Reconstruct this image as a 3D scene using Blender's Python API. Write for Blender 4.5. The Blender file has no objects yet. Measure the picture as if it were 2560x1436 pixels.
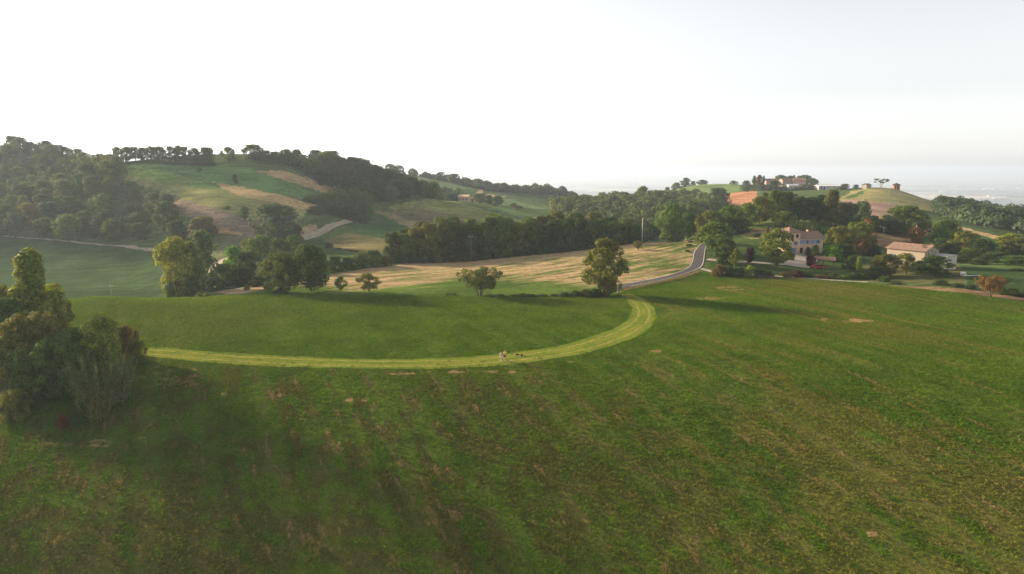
import bpy, math, random
import numpy as np
from mathutils import Vector, Matrix

random.seed(7); RNG = np.random.default_rng(7)
SC = bpy.context.scene
COL = SC.collection

# ------------------------------------------------------------------ camera, sky, sun, exposure
CAM_Z = 31.0
FPX, UC, VC = 1707.0, 1280.0, 718.0          # focal length and centre in pixels of the 2560 px wide photograph
PITCH = math.atan((VC - 425.0) / FPX)
cd = bpy.data.cameras.new('camera'); cam = bpy.data.objects.new('camera', cd); COL.objects.link(cam)
cd.sensor_width = 36.0; cd.lens = FPX / 2560 * 36.0; cd.clip_end = 120000; cd.clip_start = 0.5
cam.location = (0, 0, CAM_Z); cam.rotation_euler = (math.pi / 2 - PITCH, 0, 0)
SC.camera = cam

SUN_EL = math.radians(16.0); SUN_AZ = math.radians(-60.0)    # azimuth from the view direction, left negative
world = bpy.data.worlds.new('World'); SC.world = world; world.use_nodes = True
wn = world.node_tree; wn.nodes.clear()
wo = wn.nodes.new('ShaderNodeOutputWorld'); wb = wn.nodes.new('ShaderNodeBackground'); ws = wn.nodes.new('ShaderNodeTexSky')
ws.sky_type = 'NISHITA'; ws.sun_disc = False; ws.sun_elevation = SUN_EL; ws.sun_rotation = SUN_AZ
ws.altitude = 300; ws.air_density = 1.0; ws.dust_density = 1.0; ws.ozone_density = 1.0
wb.inputs['Strength'].default_value = 0.092
hsv = wn.nodes.new('ShaderNodeHueSaturation'); hsv.inputs['Saturation'].default_value = 0.15      # milky summer haze over the whole dome
wn.links.new(ws.outputs[0], hsv.inputs['Color']); wn.links.new(hsv.outputs[0], wb.inputs['Color']); wn.links.new(wb.outputs[0], wo.inputs['Surface'])

sl = bpy.data.lights.new('sun', 'SUN'); sun = bpy.data.objects.new('sun', sl); COL.objects.link(sun)
sl.energy = 5.0; sl.angle = math.radians(5.0); sl.color = (1.0, 0.79, 0.52)
SDIR = Vector((math.sin(SUN_AZ) * math.cos(SUN_EL), math.cos(SUN_AZ) * math.cos(SUN_EL), math.sin(SUN_EL)))
sun.rotation_euler = SDIR.to_track_quat('Z', 'Y').to_euler(); sun.location = (-200, 150, 200)

SC.view_settings.view_transform = 'Standard'; SC.view_settings.look = 'None'
SC.view_settings.gamma = 1.0; SC.view_settings.use_curve_mapping = False
SC.view_settings.exposure = 1.38
SC.render.engine = 'CYCLES'
SC.cycles.use_denoising = True
SC.cycles.max_bounces = 6; SC.cycles.diffuse_bounces = 2; SC.cycles.transmission_bounces = 3
SC.cycles.volume_bounces = 0; SC.cycles.transparent_max_bounces = 8
SC.cycles.caustics_reflective = False; SC.cycles.caustics_refractive = False

HAZE = 0.00016

# ------------------------------------------------------------------ projection helpers
CP, SP = math.cos(PITCH), math.sin(PITCH)
def tan_down(v):                      # slope below the horizontal of image row v (at the centre column)
    return math.tan(PITCH + math.atan((v - VC) / FPX))
def ray(u, v):
    xc = (u - UC) / FPX; yc = -(v - VC) / FPX
    d = np.array([xc, CP + yc * SP, -SP + yc * CP])
    return d / d[1]
def project(x, y, z):
    dz = z - CAM_Z
    f = y * CP - dz * SP; up = y * SP + dz * CP
    return UC + FPX * x / f, VC - FPX * up / f

# ------------------------------------------------------------------ terrain height field
CTRL = []
def cz(Y, *uz):
    for u, z in uz: CTRL.append(((u - UC) / FPX / CP, Y, z))
def cv(*uvy):
    for u, v, Y in uvy:
        d = ray(u, v); CTRL.append((d[0], Y, CAM_Z + d[2] * Y))
cz(12, (-600, -34), (1280, -34), (3200, -30))
cz(30, (-500, -27), (300, -27), (1280, -26), (2200, -23), (3100, -20))
cz(55, (-500, -18), (0, -16.5), (640, -15.8), (1280, -15), (1900, -13), (2560, -10.4), (3100, -9))
cz(80, (-500, -9), (-100, -6.6), (640, -5.6), (1280, -5.1), (1900, -4.2), (2560, -3.0), (3100, -2.6))
cz(109, (-600, -6), (-200, -3), (300, -.9), (900, -.2), (1280, 0), (1700, .3), (2200, .3), (2560, .2), (3100, 0))
cz(140, (-600, -5), (-200, -2), (200, 0), (700, .5), (1280, .5), (1800, .4), (2200, .3), (2700, 0))
cz(163, (-500, -3), (-200, -1), (250, .6), (600, .6), (900, .5), (1280, .3), (1540, .3), (1900, .4), (2300, .3), (2700, 0), (3200, -1))
cz(176, (-200, -5), (100, -4), (350, -3.2), (560, -1), (800, .2))
cz(190, (-500, -10), (-200, -9), (100, -8), (350, -7), (560, -2.6), (700, -.9), (850, 0), (1000, .1), (1280, 0), (1540, .2))
cv((0, 733, 230), (250, 737, 226), (400, 738, 224), (500, 690, 238), (560, 650, 265), (1000, 660, 232), (1178, 655, 238), (1400, 632, 250),
   (1600, 609, 262), (1730, 603, 265), (2010, 635, 232), (1850, 660, 212), (1900, 690, 197), (1780, 682, 203), (2150, 700, 190), (2270, 668, 213),
   (2450, 690, 187), (2560, 700, 182), (2560, 737, 168), (2700, 700, 182))
cz(230, (-400, -12), (700, -3.6), (850, -.8))
cz(290, (1000, -3), (1178, -4), (1400, -5), (1600, -4), (1690, 1))
cv((2190, 600, 275), (2190, 562, 310), (2330, 557, 330), (2490, 592, 300), (2600, 610, 290), (1960, 592, 250), (2100, 577, 270), (1880, 567, 270),
   (2400, 540, 480), (2560, 552, 500), (2190, 550, 370), (2190, 510, 450), (2230, 472, 560), (2120, 480, 540), (2340, 508, 560),
   (1860, 515, 520), (1860, 485, 580), (1960, 470, 640), (2060, 475, 610), (1760, 463, 720), (1650, 487, 690), (1750, 497, 620), (1840, 465, 720),
   (1550, 580, 380), (1550, 514, 560), (1420, 524, 520), (1700, 520, 520), (870, 620, 290), (1000, 590, 330), (900, 560, 365), (1280, 548, 430), (1100, 560, 380),
   (1000, 530, 420), (1090, 502, 480), (1200, 520, 450), (1160, 505, 520), (1300, 530, 560), (1350, 510, 640), (1400, 490, 720), (1240, 480, 720),
   (1100, 455, 740), (1000, 435, 740), (300, 411, 400), (450, 413, 400), (573, 406, 405), (700, 412, 410), (820, 414, 430), (900, 440, 440), (1000, 475, 445),
   (400, 440, 380), (560, 450, 385), (800, 495, 380), (700, 515, 345), (560, 560, 310), (450, 500, 345), (620, 600, 300), (760, 597, 322), (870, 555, 380),
   (0, 592, 340), (250, 612, 320), (420, 630, 300), (0, 480, 430), (200, 450, 440), (0, 390, 500), (200, 405, 480), (380, 520, 360), (245, 397, 900))
cz(300, (-500, -8)); cz(340, (1420, -6), (1680, 2)); cz(380, (2450, 0), (2700, -6), (1250, -3)); cz(420, (3100, -10))
cz(450, (-400, 28)); cz(560, (1000, 4), (1100, 1), (500, 20), (720, 12), (850, 3)); cz(600, (-400, 36), (100, 40), (2700, -20))
cz(700, (245, 30), (2400, -12), (2230, 2), (1550, -12)); cz(850, (1960, -10), (1750, -22), (1200, -18), (1000, -6), (600, 0))
cz(1100, (-400, 20), (200, 20), (700, -40), (1300, -55), (1900, -55), (2700, -55), (3200, -60)); cz(1100, (-1000, 10))
CT = np.array(CTRL)
PX = np.stack([CT[:, 0], np.log(CT[:, 1])], 1)
def _phi(d2): return 0.5 * d2 * np.log(np.maximum(d2, 1e-12))
def _fit():
    n = len(PX); d2 = ((PX[:, None] - PX[None]) ** 2).sum(2)
    A = np.zeros((n + 3, n + 3)); A[:n, :n] = _phi(d2) + np.eye(n) * 4e-5
    A[:n, n] = 1; A[:n, n + 1:] = PX; A[n, :n] = 1; A[n + 1:, :n] = PX.T
    return np.linalg.solve(A, np.concatenate([CT[:, 2], np.zeros(3)]))
WT = _fit()
def sstep(a, b, x):
    t = np.clip((x - a) / (b - a), 0, 1); return t * t * (3 - 2 * t)
PLAIN_Z = -230.0
def ground(x, y):
    x = np.atleast_1d(np.asarray(x, float)); y = np.atleast_1d(np.asarray(y, float)); out = np.empty(x.shape)
    n = len(PX)
    for i in range(0, len(x), 40000):
        xs, ys = x[i:i + 40000], np.maximum(y[i:i + 40000], 2.0)
        a = np.clip(xs / ys, -1.25, 1.25); s = np.log(np.minimum(ys, 1500))
        d2 = (a[:, None] - PX[None, :, 0]) ** 2 + (s[:, None] - PX[None, :, 1]) ** 2
        z = _phi(d2) @ WT[:n] + WT[n] + WT[n + 1] * a + WT[n + 2] * s
        k = sstep(900, 2300, ys - np.where(a < -.35, 350, 0) * np.clip((-a - .35) * 4, 0, 1))
        out[i:i + 40000] = z * (1 - k) + PLAIN_Z * k
    return out
def gz(x, y): return float(ground([x], [y])[0])
def vnoise(x, y, scale, seed=0):        # value noise for ragged field edges and small relief
    xs, ys = x * scale, y * scale; xi, yi = np.floor(xs).astype(np.int64), np.floor(ys).astype(np.int64); fx, fy = xs - xi, ys - yi
    def h(i, j):
        n = (i * 374761393 + j * 668265263 + seed * 1274126177) & 0x7fffffff; n = (n ^ (n >> 13)) * 1274126177 & 0x7fffffff
        return ((n ^ (n >> 16)) & 0xffff) / 65535.
    fx, fy = fx * fx * (3 - 2 * fx), fy * fy * (3 - 2 * fy)
    return (h(xi, yi) * (1 - fx) + h(xi + 1, yi) * fx) * (1 - fy) + (h(xi, yi + 1) * (1 - fx) + h(xi + 1, yi + 1) * fx) * fy
def relief(x, y):
    x = np.asarray(x, float); y = np.asarray(y, float)
    return (vnoise(x, y, .35, 3) - .5) * .10 * (y < 400) + (vnoise(x, y, .05, 4) - .5) * .5 * sstep(165, 260, y) * (y < 1000)
def surf(x, y): return ground(x, y) + relief(np.atleast_1d(x), np.atleast_1d(y))
def hit(u, v, y0=40, y1=900):          # where the line of sight of a photo pixel meets the ground
    d = ray(u, v); ys = np.exp(np.linspace(math.log(y0), math.log(y1), 700))
    zr = CAM_Z + d[2] * ys; g = ground(d[0] * ys, ys); k = np.nonzero(zr <= g)[0]
    if len(k) == 0: i = int(np.argmin(zr - g))
    else: i = int(k[0])
    Y = ys[i]
    if i > 0 and len(k):
        f0 = (zr - g)[i - 1]; f1 = (zr - g)[i]; Y = ys[i - 1] + (ys[i] - ys[i - 1]) * f0 / (f0 - f1 + 1e-9)
    return Vector((d[0] * Y, Y, gz(d[0] * Y, Y)))
def spot(u, Y):                         # the ground at photo column u, Y metres ahead
    x = (u - UC) / FPX * Y
    for _ in range(3):
        z = gz(x, Y); x = (u - UC) / FPX * (Y * CP - (z - CAM_Z) * SP)
    return Vector((x, Y, float(surf(x, Y)[0])))
def z_of(v, x, Y):                      # height at which a thing at (x,Y) reaches image row v
    yc = -(v - VC) / FPX
    return CAM_Z + Y * (yc * CP - SP) / (CP + yc * SP)
def pxm(Y, z=0): return FPX / (Y * CP - (z - CAM_Z) * SP)

# ------------------------------------------------------------------ object helpers
def tag(o, label=None, cat=None, group=None, kind=None):
    for k, val in (('label', label), ('category', cat), ('group', group), ('kind', kind)):
        if val: o[k] = val
    return o
def empty(name, loc=(0, 0, 0), rz=0, scale=(1, 1, 1)):
    o = bpy.data.objects.new(name, None); COL.objects.link(o)
    o.location = loc; o.rotation_euler = (0, 0, rz); o.scale = scale; o.empty_display_size = .5
    return o
def mesh_np(name, V, F, mat=None, smooth=False, attrs=None):
    V = np.asarray(V, np.float32); F = np.asarray(F, np.int32); k = F.shape[1]
    me = bpy.data.meshes.new(name); me.vertices.add(len(V)); me.vertices.foreach_set('co', V.ravel())
    me.loops.add(F.size); me.loops.foreach_set('vertex_index', F.ravel())
    me.polygons.add(len(F)); me.polygons.foreach_set('loop_start', np.arange(0, F.size, k, dtype=np.int32))
    if smooth: me.polygons.foreach_set('use_smooth', np.ones(len(F), bool))
    me.update(calc_edges=True)
    for an, dom, typ, arr in attrs or ():
        at = me.attributes.new(an, typ, dom); at.data.foreach_set('color' if typ == 'FLOAT_COLOR' else 'value', np.asarray(arr, np.float32).ravel())
    if mat: me.materials.append(mat)
    return me
def link(name, me, parent=None):
    o = bpy.data.objects.new(name, me); COL.objects.link(o); o.parent = parent; return o
class MB:
    def __init__(s): s.v = []; s.f = []
    def add(s, v, f):
        n = len(s.v); s.v += [tuple(p) for p in v]; s.f += [tuple(i + n for i in q) for q in f]; return s
    def box(s, c, d, rz=0):
        cx, cy, cz_ = c; dx, dy, dz = d[0] / 2, d[1] / 2, d[2] / 2; co, si = math.cos(rz), math.sin(rz); v = []
        for z in (-dz, dz):
            for x, y in ((-dx, -dy), (dx, -dy), (dx, dy), (-dx, dy)): v.append((cx + x * co - y * si, cy + x * si + y * co, cz_ + z))
        return s.add(v, [(3, 2, 1, 0), (4, 5, 6, 7), (0, 1, 5, 4), (1, 2, 6, 5), (2, 3, 7, 6), (3, 0, 4, 7)])
    def tube(s, pts, rad, n=6, cap=True):
        pts = [Vector(p) for p in pts]; v = []; f = []
        for i, p in enumerate(pts):
            t = (pts[min(i + 1, len(pts) - 1)] - pts[max(i - 1, 0)]).normalized()
            a = t.orthogonal().normalized() if abs(t.z) < .95 else (Vector((1, 0, 0)) - t * t.x).normalized()
            b = t.cross(a)
            for k in range(n):
                q = 2 * math.pi * k / n; v.append(p + (a * math.cos(q) + b * math.sin(q)) * rad[i])
        for i in range(len(pts) - 1):
            for k in range(n): f.append((i * n + k, i * n + (k + 1) % n, (i + 1) * n + (k + 1) % n, (i + 1) * n + k))
        if cap: f += [tuple(range(n))[::-1], tuple(range((len(pts) - 1) * n, len(pts) * n))]
        return s.add(v, f)
    def build(s, name, mat, parent=None, smooth=False):
        me = bpy.data.meshes.new(name); me.from_pydata(s.v, [], s.f); me.update()
        if smooth: me.polygons.foreach_set('use_smooth', [True] * len(me.polygons))
        if mat: me.materials.append(mat)
        return link(name, me, parent)

# ------------------------------------------------------------------ materials
class NT:
    def __init__(s, nt): s.nt = nt
    def n(s, typ, **kw):
        nd = s.nt.nodes.new(typ)
        for k, v in kw.items():
            if k.startswith('i_'):
                nd.inputs[k[2:].replace('_', ' ')].default_value = v
            else: setattr(nd, k, v)
        return nd
    def l(s, a, b): s.nt.links.new(a, b)
    def noise(s, vec, scale, detail=3, rough=.55):
        nd = s.n('ShaderNodeTexNoise'); nd.inputs['Scale'].default_value = scale; nd.inputs['Detail'].default_value = detail; nd.inputs['Roughness'].default_value = rough
        if vec: s.l(vec, nd.inputs['Vector'])
        return nd.outputs['Fac']
    def ramp(s, fac, a, b, lo=0., hi=1.):
        nd = s.n('ShaderNodeMapRange'); nd.interpolation_type = 'SMOOTHSTEP'
        for k, v in zip((1, 2, 3, 4), (a, b, lo, hi)): nd.inputs[k].default_value = v
        s.l(fac, nd.inputs[0]); return nd.outputs[0]
    def mix(s, fac, a, b, mode='MIX'):
        nd = s.n('ShaderNodeMix', data_type='RGBA', blend_type=mode)
        for sock, v in ((nd.inputs[0], fac), (nd.inputs[6], a), (nd.inputs[7], b)):
            if isinstance(v, (int, float)): sock.default_value = v
            elif isinstance(v, tuple): sock.default_value = (*v[:3], 1)
            else: s.l(v, sock)
        return nd.outputs[2]
    def math(s, op, a, b=0.):
        nd = s.n('ShaderNodeMath', operation=op)
        for sock, v in ((nd.inputs[0], a), (nd.inputs[1], b)):
            if isinstance(v, (int, float)): sock.default_value = v
            else: s.l(v, sock)
        return nd.outputs[0]
    def mapping(s, vec, rz=0, scale=(1, 1, 1)):
        nd = s.n('ShaderNodeMapping'); nd.inputs['Rotation'].default_value = (0, 0, rz); s.l(vec, nd.inputs['Vector'])
        n2 = s.n('ShaderNodeMapping'); n2.inputs['Scale'].default_value = scale; s.l(nd.outputs[0], n2.inputs['Vector']); return n2.outputs[0]
    def attr(s, name): return s.n('ShaderNodeAttribute', attribute_name=name)
def new_mat(name, rough=.9, spec=.2):
    m = bpy.data.materials.new(name); m.use_nodes = True; t = NT(m.node_tree)
    b = m.node_tree.nodes['Principled BSDF']; b.inputs['Roughness'].default_value = rough; b.inputs['Specular IOR Level'].default_value = spec
    return m, t, b
def plain_mat(name, col, rough=.85, var=.25, scale=.8, spec=.2, metal=0, coord='Object', bump=0):
    m, t, b = new_mat(name, rough, spec); b.inputs['Metallic'].default_value = metal
    tc = t.n('ShaderNodeTexCoord').outputs[coord]
    n = t.noise(tc, scale, 5, .65)
    t.l(t.mix(t.ramp(n, .25, .75), tuple(c * (1 - var) for c in col), tuple(min(c * (1 + var), 1) for c in col)), b.inputs['Base Color'])
    if bump:
        bp = t.n('ShaderNodeBump'); bp.inputs['Strength'].default_value = bump; bp.inputs['Distance'].default_value = .05
        t.l(t.noise(tc, scale * 6, 3), bp.inputs['Height']); t.l(bp.outputs[0], b.inputs['Normal'])
    return m

ROW = math.atan2(-.9, .4)             # heading of the drill rows in the near meadow
def meadow_group():
    g = bpy.data.node_groups.new('meadow_colour', 'ShaderNodeTree')
    g.interface.new_socket('Vector', in_out='INPUT', socket_type='NodeSocketVector')
    g.interface.new_socket('Color', in_out='OUTPUT', socket_type='NodeSocketColor')
    g.interface.new_socket('Dry', in_out='OUTPUT', socket_type='NodeSocketFloat')
    t = NT(g); gi = t.n('NodeGroupInput'); go = t.n('NodeGroupOutput'); p = gi.outputs[0]
    big = t.noise(p, .018, 2, .5); mid = t.noise(p, .09, 4, .6); fine = t.noise(p, 1.3, 3, .7)
    rows = t.noise(t.mapping(p, -ROW, (.022, .42, 1)), 1.0, 4, .6)
    thin = t.noise(t.mapping(p, -ROW, (.05, 1.25, 1)), 1.0, 3, .6)
    sr = t.n('ShaderNodeSeparateXYZ'); t.l(t.mapping(p, -ROW, (1, 1, 1)), sr.inputs[0])
    band = t.ramp(t.math('ABSOLUTE', t.math('SUBTRACT', t.math('ADD', sr.outputs[1], t.math('MULTIPLY', t.math('SUBTRACT', t.noise(p, .05, 3), .5), 40.)), 76.)), 4, 18, 1, 0)
    col = t.mix(t.ramp(mid, .35, .65), (.057, .124, .008), (.092, .168, .011))
    col = t.mix(t.math('MULTIPLY', t.ramp(fine, .4, .75), .5), col, (.105, .160, .020))
    col = t.mix(t.ramp(big, .45, .65, 0, .5), col, (.100, .130, .016))
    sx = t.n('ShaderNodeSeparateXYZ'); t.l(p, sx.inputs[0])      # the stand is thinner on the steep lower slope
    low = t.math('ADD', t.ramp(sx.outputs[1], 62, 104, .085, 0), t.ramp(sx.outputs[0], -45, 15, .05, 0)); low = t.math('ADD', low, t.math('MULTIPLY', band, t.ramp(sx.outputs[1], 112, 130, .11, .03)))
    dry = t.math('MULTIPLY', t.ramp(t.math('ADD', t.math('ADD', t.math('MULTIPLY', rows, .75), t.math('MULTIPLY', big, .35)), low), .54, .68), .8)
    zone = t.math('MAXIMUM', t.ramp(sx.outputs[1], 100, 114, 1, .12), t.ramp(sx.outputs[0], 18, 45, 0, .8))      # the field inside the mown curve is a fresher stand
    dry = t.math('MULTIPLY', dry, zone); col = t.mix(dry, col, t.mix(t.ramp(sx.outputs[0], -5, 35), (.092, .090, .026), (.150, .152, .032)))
    straw = t.math('MULTIPLY', t.ramp(thin, .56, .66), t.ramp(t.math('ADD', rows, t.math('MULTIPLY', band, .12)), .44, .60))
    straw = t.math('MULTIPLY', straw, zone); col = t.mix(t.math('MULTIPLY', straw, .7), col, (.27, .195, .085))
    t.l(col, go.inputs[0]); t.l(t.math('MAXIMUM', straw, t.math('MULTIPLY', dry, .5)), go.inputs[1])
    return g
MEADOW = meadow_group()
def meadow_mat():
    m, t, b = new_mat('meadow', 1., 0.)
    p = t.n('ShaderNodeNewGeometry').outputs['Position']
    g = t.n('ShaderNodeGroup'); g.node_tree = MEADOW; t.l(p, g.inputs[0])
    tex = t.noise(p, 3.2, 4, .75)
    col = t.mix(t.ramp(tex, .3, .7), (.55, .55, .55), (1.2, 1.2, 1.15), 'MIX'); col = t.mix(1.0, g.outputs[0], col, 'MULTIPLY')
    col = t.mix(.34, col, t.mix(t.ramp(t.noise(p, 1.1, 4, .7), .35, .65), (.035, .030, .014), (.085, .065, .034)))
    bare = t.attr('bare').outputs['Fac']; bn = t.ramp(t.math('ADD', bare, t.math('MULTIPLY', t.math('SUBTRACT', t.noise(p, .9, 4, .7), .5), .9)), .4, .62)
    col = t.mix(bn, col, t.mix(t.ramp(t.noise(p, 2.5, 3), .35, .65), (.36, .235, .115), (.22, .145, .07)))
    t.l(col, b.inputs['Base Color'])
    bp = t.n('ShaderNodeBump'); bp.inputs['Strength'].default_value = .9; bp.inputs['Distance'].default_value = .22
    t.l(t.noise(p, 2.6, 4, .7), bp.inputs['Height']); t.l(bp.outputs[0], b.inputs['Normal'])
    return m
def land_mat(name, streak_rz, streak=(.02, .35), bump=.5):
    m, t, b = new_mat(name, 1., 0.)
    p = t.n('ShaderNodeNewGeometry').outputs['Position']
    crop = t.attr('crop').outputs['Color']; straw = t.attr('straw').outputs['Fac']
    n1 = t.noise(p, .045, 4, .6); n2 = t.noise(p, .6, 4, .7)
    col = t.mix(1.0, crop, t.mix(t.ramp(n1, .3, .7), (.72, .76, .7), (1.25, 1.2, 1.2)), 'MULTIPLY')
    col = t.mix(1.0, col, t.mix(t.ramp(n2, .3, .7), (.75, .75, .75), (1.22, 1.22, 1.2)), 'MULTIPLY')
    st = t.noise(t.mapping(p, streak_rz, (streak[0], streak[1], 1)), 1.0, 5, .68)
    patch = t.noise(p, .03, 3)
    f = t.ramp(t.math('ADD', t.math('ADD', t.math('MULTIPLY', st, .8), t.math('MULTIPLY', patch, .5)), t.math('MULTIPLY', straw, .42)), .82, 1.0)
    f = t.math('MULTIPLY', f, t.ramp(straw, 0.02, .25))
    col = t.mix(f, col, t.mix(t.ramp(n2, .35, .65), (.27, .195, .105), (.40, .295, .165)))
    crow = t.noise(t.mapping(p, streak_rz * .6, (.012, .55, 1)), 1.0, 3, .6)      # drill rows
    col = t.mix(1.0, col, t.mix(t.ramp(crow, .32, .68), (.74, .76, .74), (1.24, 1.22, 1.2)), 'MULTIPLY')
    t.l(col, b.inputs['Base Color'])
    bp = t.n('ShaderNodeBump'); bp.inputs['Strength'].default_value = bump; bp.inputs['Distance'].default_value = .35
    t.l(t.noise(p, 1.2, 4, .7), bp.inputs['Height']); t.l(bp.outputs[0], b.inputs['Normal'])
    return m
def plain_land_mat():
    m, t, b = new_mat('plain_fields', 1., 0.)
    p = t.n('ShaderNodeNewGeometry').outputs['Position']
    vo = t.n('ShaderNodeTexVoronoi'); vo.inputs['Scale'].default_value = 1.0; vo.distance = 'CHEBYCHEV'
    t.l(t.mapping(p, .35, (.0006, .0016, 0)), vo.inputs['Vector'])
    sx = t.n('ShaderNodeSeparateColor'); t.l(vo.outputs['Color'], sx.inputs[0])
    col = t.mix(t.ramp(sx.outputs[0], .25, .35), (.05, .08, .035), (.15, .16, .07))
    col = t.mix(t.ramp(sx.outputs[1], .62, .66), col, (.55, .43, .26)); col = t.mix(t.ramp(sx.outputs[2], .72, .75), col, (.025, .05, .02))
    col = t.mix(t.ramp(t.noise(p, .0009, 4), .5, .6, 0, .5), col, (.05, .075, .04))
    t.l(col, b.inputs['Base Color']); return m
def leaf_mat(name='leaves', trans=.30):
    m = bpy.data.materials.new(name); m.use_nodes = True; t = NT(m.node_tree); m.node_tree.nodes.clear()
    out = t.n('ShaderNodeOutputMaterial'); oc = t.n('ShaderNodeObjectInfo'); tone = t.attr('tone').outputs['Fac']
    col = t.mix(1.0, oc.outputs['Color'], t.mix(tone, (.55, .6, .6), (1.45, 1.38, 1.2)), 'MULTIPLY')
    d = t.n('ShaderNodeBsdfPrincipled'); d.inputs['Roughness'].default_value = .7; d.inputs['Specular IOR Level'].default_value = .08
    tr = t.n('ShaderNodeBsdfTranslucent'); mx = t.n('ShaderNodeMixShader'); mx.inputs[0].default_value = trans
    t.l(col, d.inputs['Base Color']); t.l(t.mix(1.0, col, (1.6, 1.45, .7), 'MULTIPLY'), tr.inputs['Color'])
    t.l(d.outputs[0], mx.inputs[1]); t.l(tr.outputs[0], mx.inputs[2]); t.l(mx.outputs[0], out.inputs[0]); return m
def tuft_mat():
    m = bpy.data.materials.new('meadow_tufts'); m.use_nodes = True; t = NT(m.node_tree); m.node_tree.nodes.clear()
    out = t.n('ShaderNodeOutputMaterial'); oi = t.n('ShaderNodeObjectInfo'); tone = t.attr('tone').outputs['Fac']
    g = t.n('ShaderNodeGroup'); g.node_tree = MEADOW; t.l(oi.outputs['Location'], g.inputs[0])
    col = t.mix(1.0, g.outputs[0], t.mix(tone, (.7, .7, .7), (1.4, 1.4, 1.3)), 'MULTIPLY')
    col = t.mix(1.0, col, t.mix(oi.outputs['Random'], (.82, .84, .82), (1.18, 1.16, 1.12)), 'MULTIPLY')
    d = t.n('ShaderNodeBsdfDiffuse'); tr = t.n('ShaderNodeBsdfTranslucent'); mx = t.n('ShaderNodeMixShader'); mx.inputs[0].default_value = .35
    t.l(col, d.inputs['Color']); t.l(t.mix(1.0, col, (1.5, 1.4, .7), 'MULTIPLY'), tr.inputs['Color'])
    t.l(d.outputs[0], mx.inputs[1]); t.l(tr.outputs[0], mx.inputs[2]); t.l(mx.outputs[0], out.inputs[0]); return m
M = {}
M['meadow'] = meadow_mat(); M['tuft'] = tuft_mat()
M['stubble'] = land_mat('stubble', -math.atan2(.58, .81), (.03, .42)); M['hill'] = land_mat('hill_fields', -.25, (.02, .3)); M['plain'] = plain_land_mat()
M['leaf'] = leaf_mat(); M['bark'] = plain_mat('bark', (.10, .075, .05), .95, .4, 3.0)
M['asphalt'] = plain_mat('asphalt', (.075, .068, .07), .9, .25, .5, bump=.2)
M['white_paint'] = plain_mat('white_paint', (.72, .70, .66), .7, .12, 2.0)
M['gravel'] = plain_mat('gravel', (.34, .30, .25), .95, .22, .9, bump=.3)
M['dirt'] = plain_mat('dirt_track', (.30, .25, .19), .95, .3, .5, bump=.3)
M['concrete'] = plain_mat('concrete', (.36, .34, .32), .9, .2, 1.5)
M['wood'] = plain_mat('weathered_wood', (.16, .11, .075), .9, .35, 4.0)
M['pole'] = plain_mat('pole_concrete', (.45, .42, .38), .9, .15, 2.0)
M['pylon'] = plain_mat('pylon_steel', (.14, .17, .14), .6, .15, 3.0)
M['steel'] = plain_mat('galvanised_steel', (.36, .38, .38), .5, .15, 3.0, .5, .4)
M['glass'] = plain_mat('dark_glass', (.02, .025, .03), .12, .1, 1.0, .6)
M['dark'] = plain_mat('dark_opening', (.018, .016, .015), .9, .2)
M['terracotta'] = plain_mat('terracotta_tiles', (.22, .145, .11), .9, .4, 2.2, bump=.5)
M['ridge'] = plain_mat('ridge_tiles', (.30, .15, .10), .9, .3, 3.0)
M['stone'] = plain_mat('villa_stone', (.55, .40, .275), .9, .22, 1.6, bump=.3)
M['cream'] = plain_mat('cream_plaster', (.31, .26, .20), .9, .1, .8)
M['offwhite'] = plain_mat('offwhite_plaster', (.48, .45, .40), .9, .1, .8)
M['blue'] = plain_mat('blue_shutters', (.13, .22, .36), .6, .15, 4.0)
M['redbrick'] = plain_mat('red_brick', (.38, .15, .09), .9, .25, 3.0)
M['slate'] = plain_mat('dark_roof', (.10, .085, .08), .8, .2, 2.0)
M['pinkwall'] = plain_mat('pink_plaster', (.52, .33, .26), .9, .12, .8)
M['brownroof'] = plain_mat('brown_roof_boards', (.17, .11, .075), .85, .3, 3.0)
M['redcar'] = plain_mat('red_car_paint', (.35, .02, .025), .3, .08, 2.0, .5)
M['rubber'] = plain_mat('rubber', (.02, .02, .02), .8, .1)
M['whiteplastic'] = plain_mat('white_furniture', (.78, .77, .74), .5, .05)

# ------------------------------------------------------------------ the land: one height field, cut into meadow, stubble field, hillside and plain
NA = 880
A = np.linspace(-1.1, 1.1, NA)
YR = np.concatenate([np.linspace(4, 44, 24, endpoint=False), np.linspace(44, 110, 130, endpoint=False), np.linspace(110, 290, 260, endpoint=False),
                     np.geomspace(290, 1000, 190, endpoint=False), np.geomspace(1000, 60000, 90)])
NY = len(YR)
GY, GA = np.meshgrid(YR, A, indexing='ij'); GXf = (GA * GY).ravel(); GYf = GY.ravel()
GZf = ground(GXf, GYf)
GU, GV = project(GXf, GYf, GZf)
def inside(poly, U, V):
    poly = np.array(poly, float); r = np.zeros(U.shape, bool); j = len(poly) - 1
    for i in range(len(poly)):
        x0, y0 = poly[i]; x1, y1 = poly[j]
        if y0 != y1: r ^= ((y0 > V) != (y1 > V)) & (U < (x1 - x0) * (V - y0) / (y1 - y0) + x0)
        j = i
    return r
JU = GU + (vnoise(GXf, GYf, .12, 1) - .5) * 9; JV = GV + (vnoise(GXf, GYf, .15, 2) - .5) * 3.2
crop = np.empty((len(GXf), 4)); crop[:] = (.085, .12, .04, 1); straw = np.zeros(len(GXf)); bare = np.zeros(len(GXf))
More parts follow.
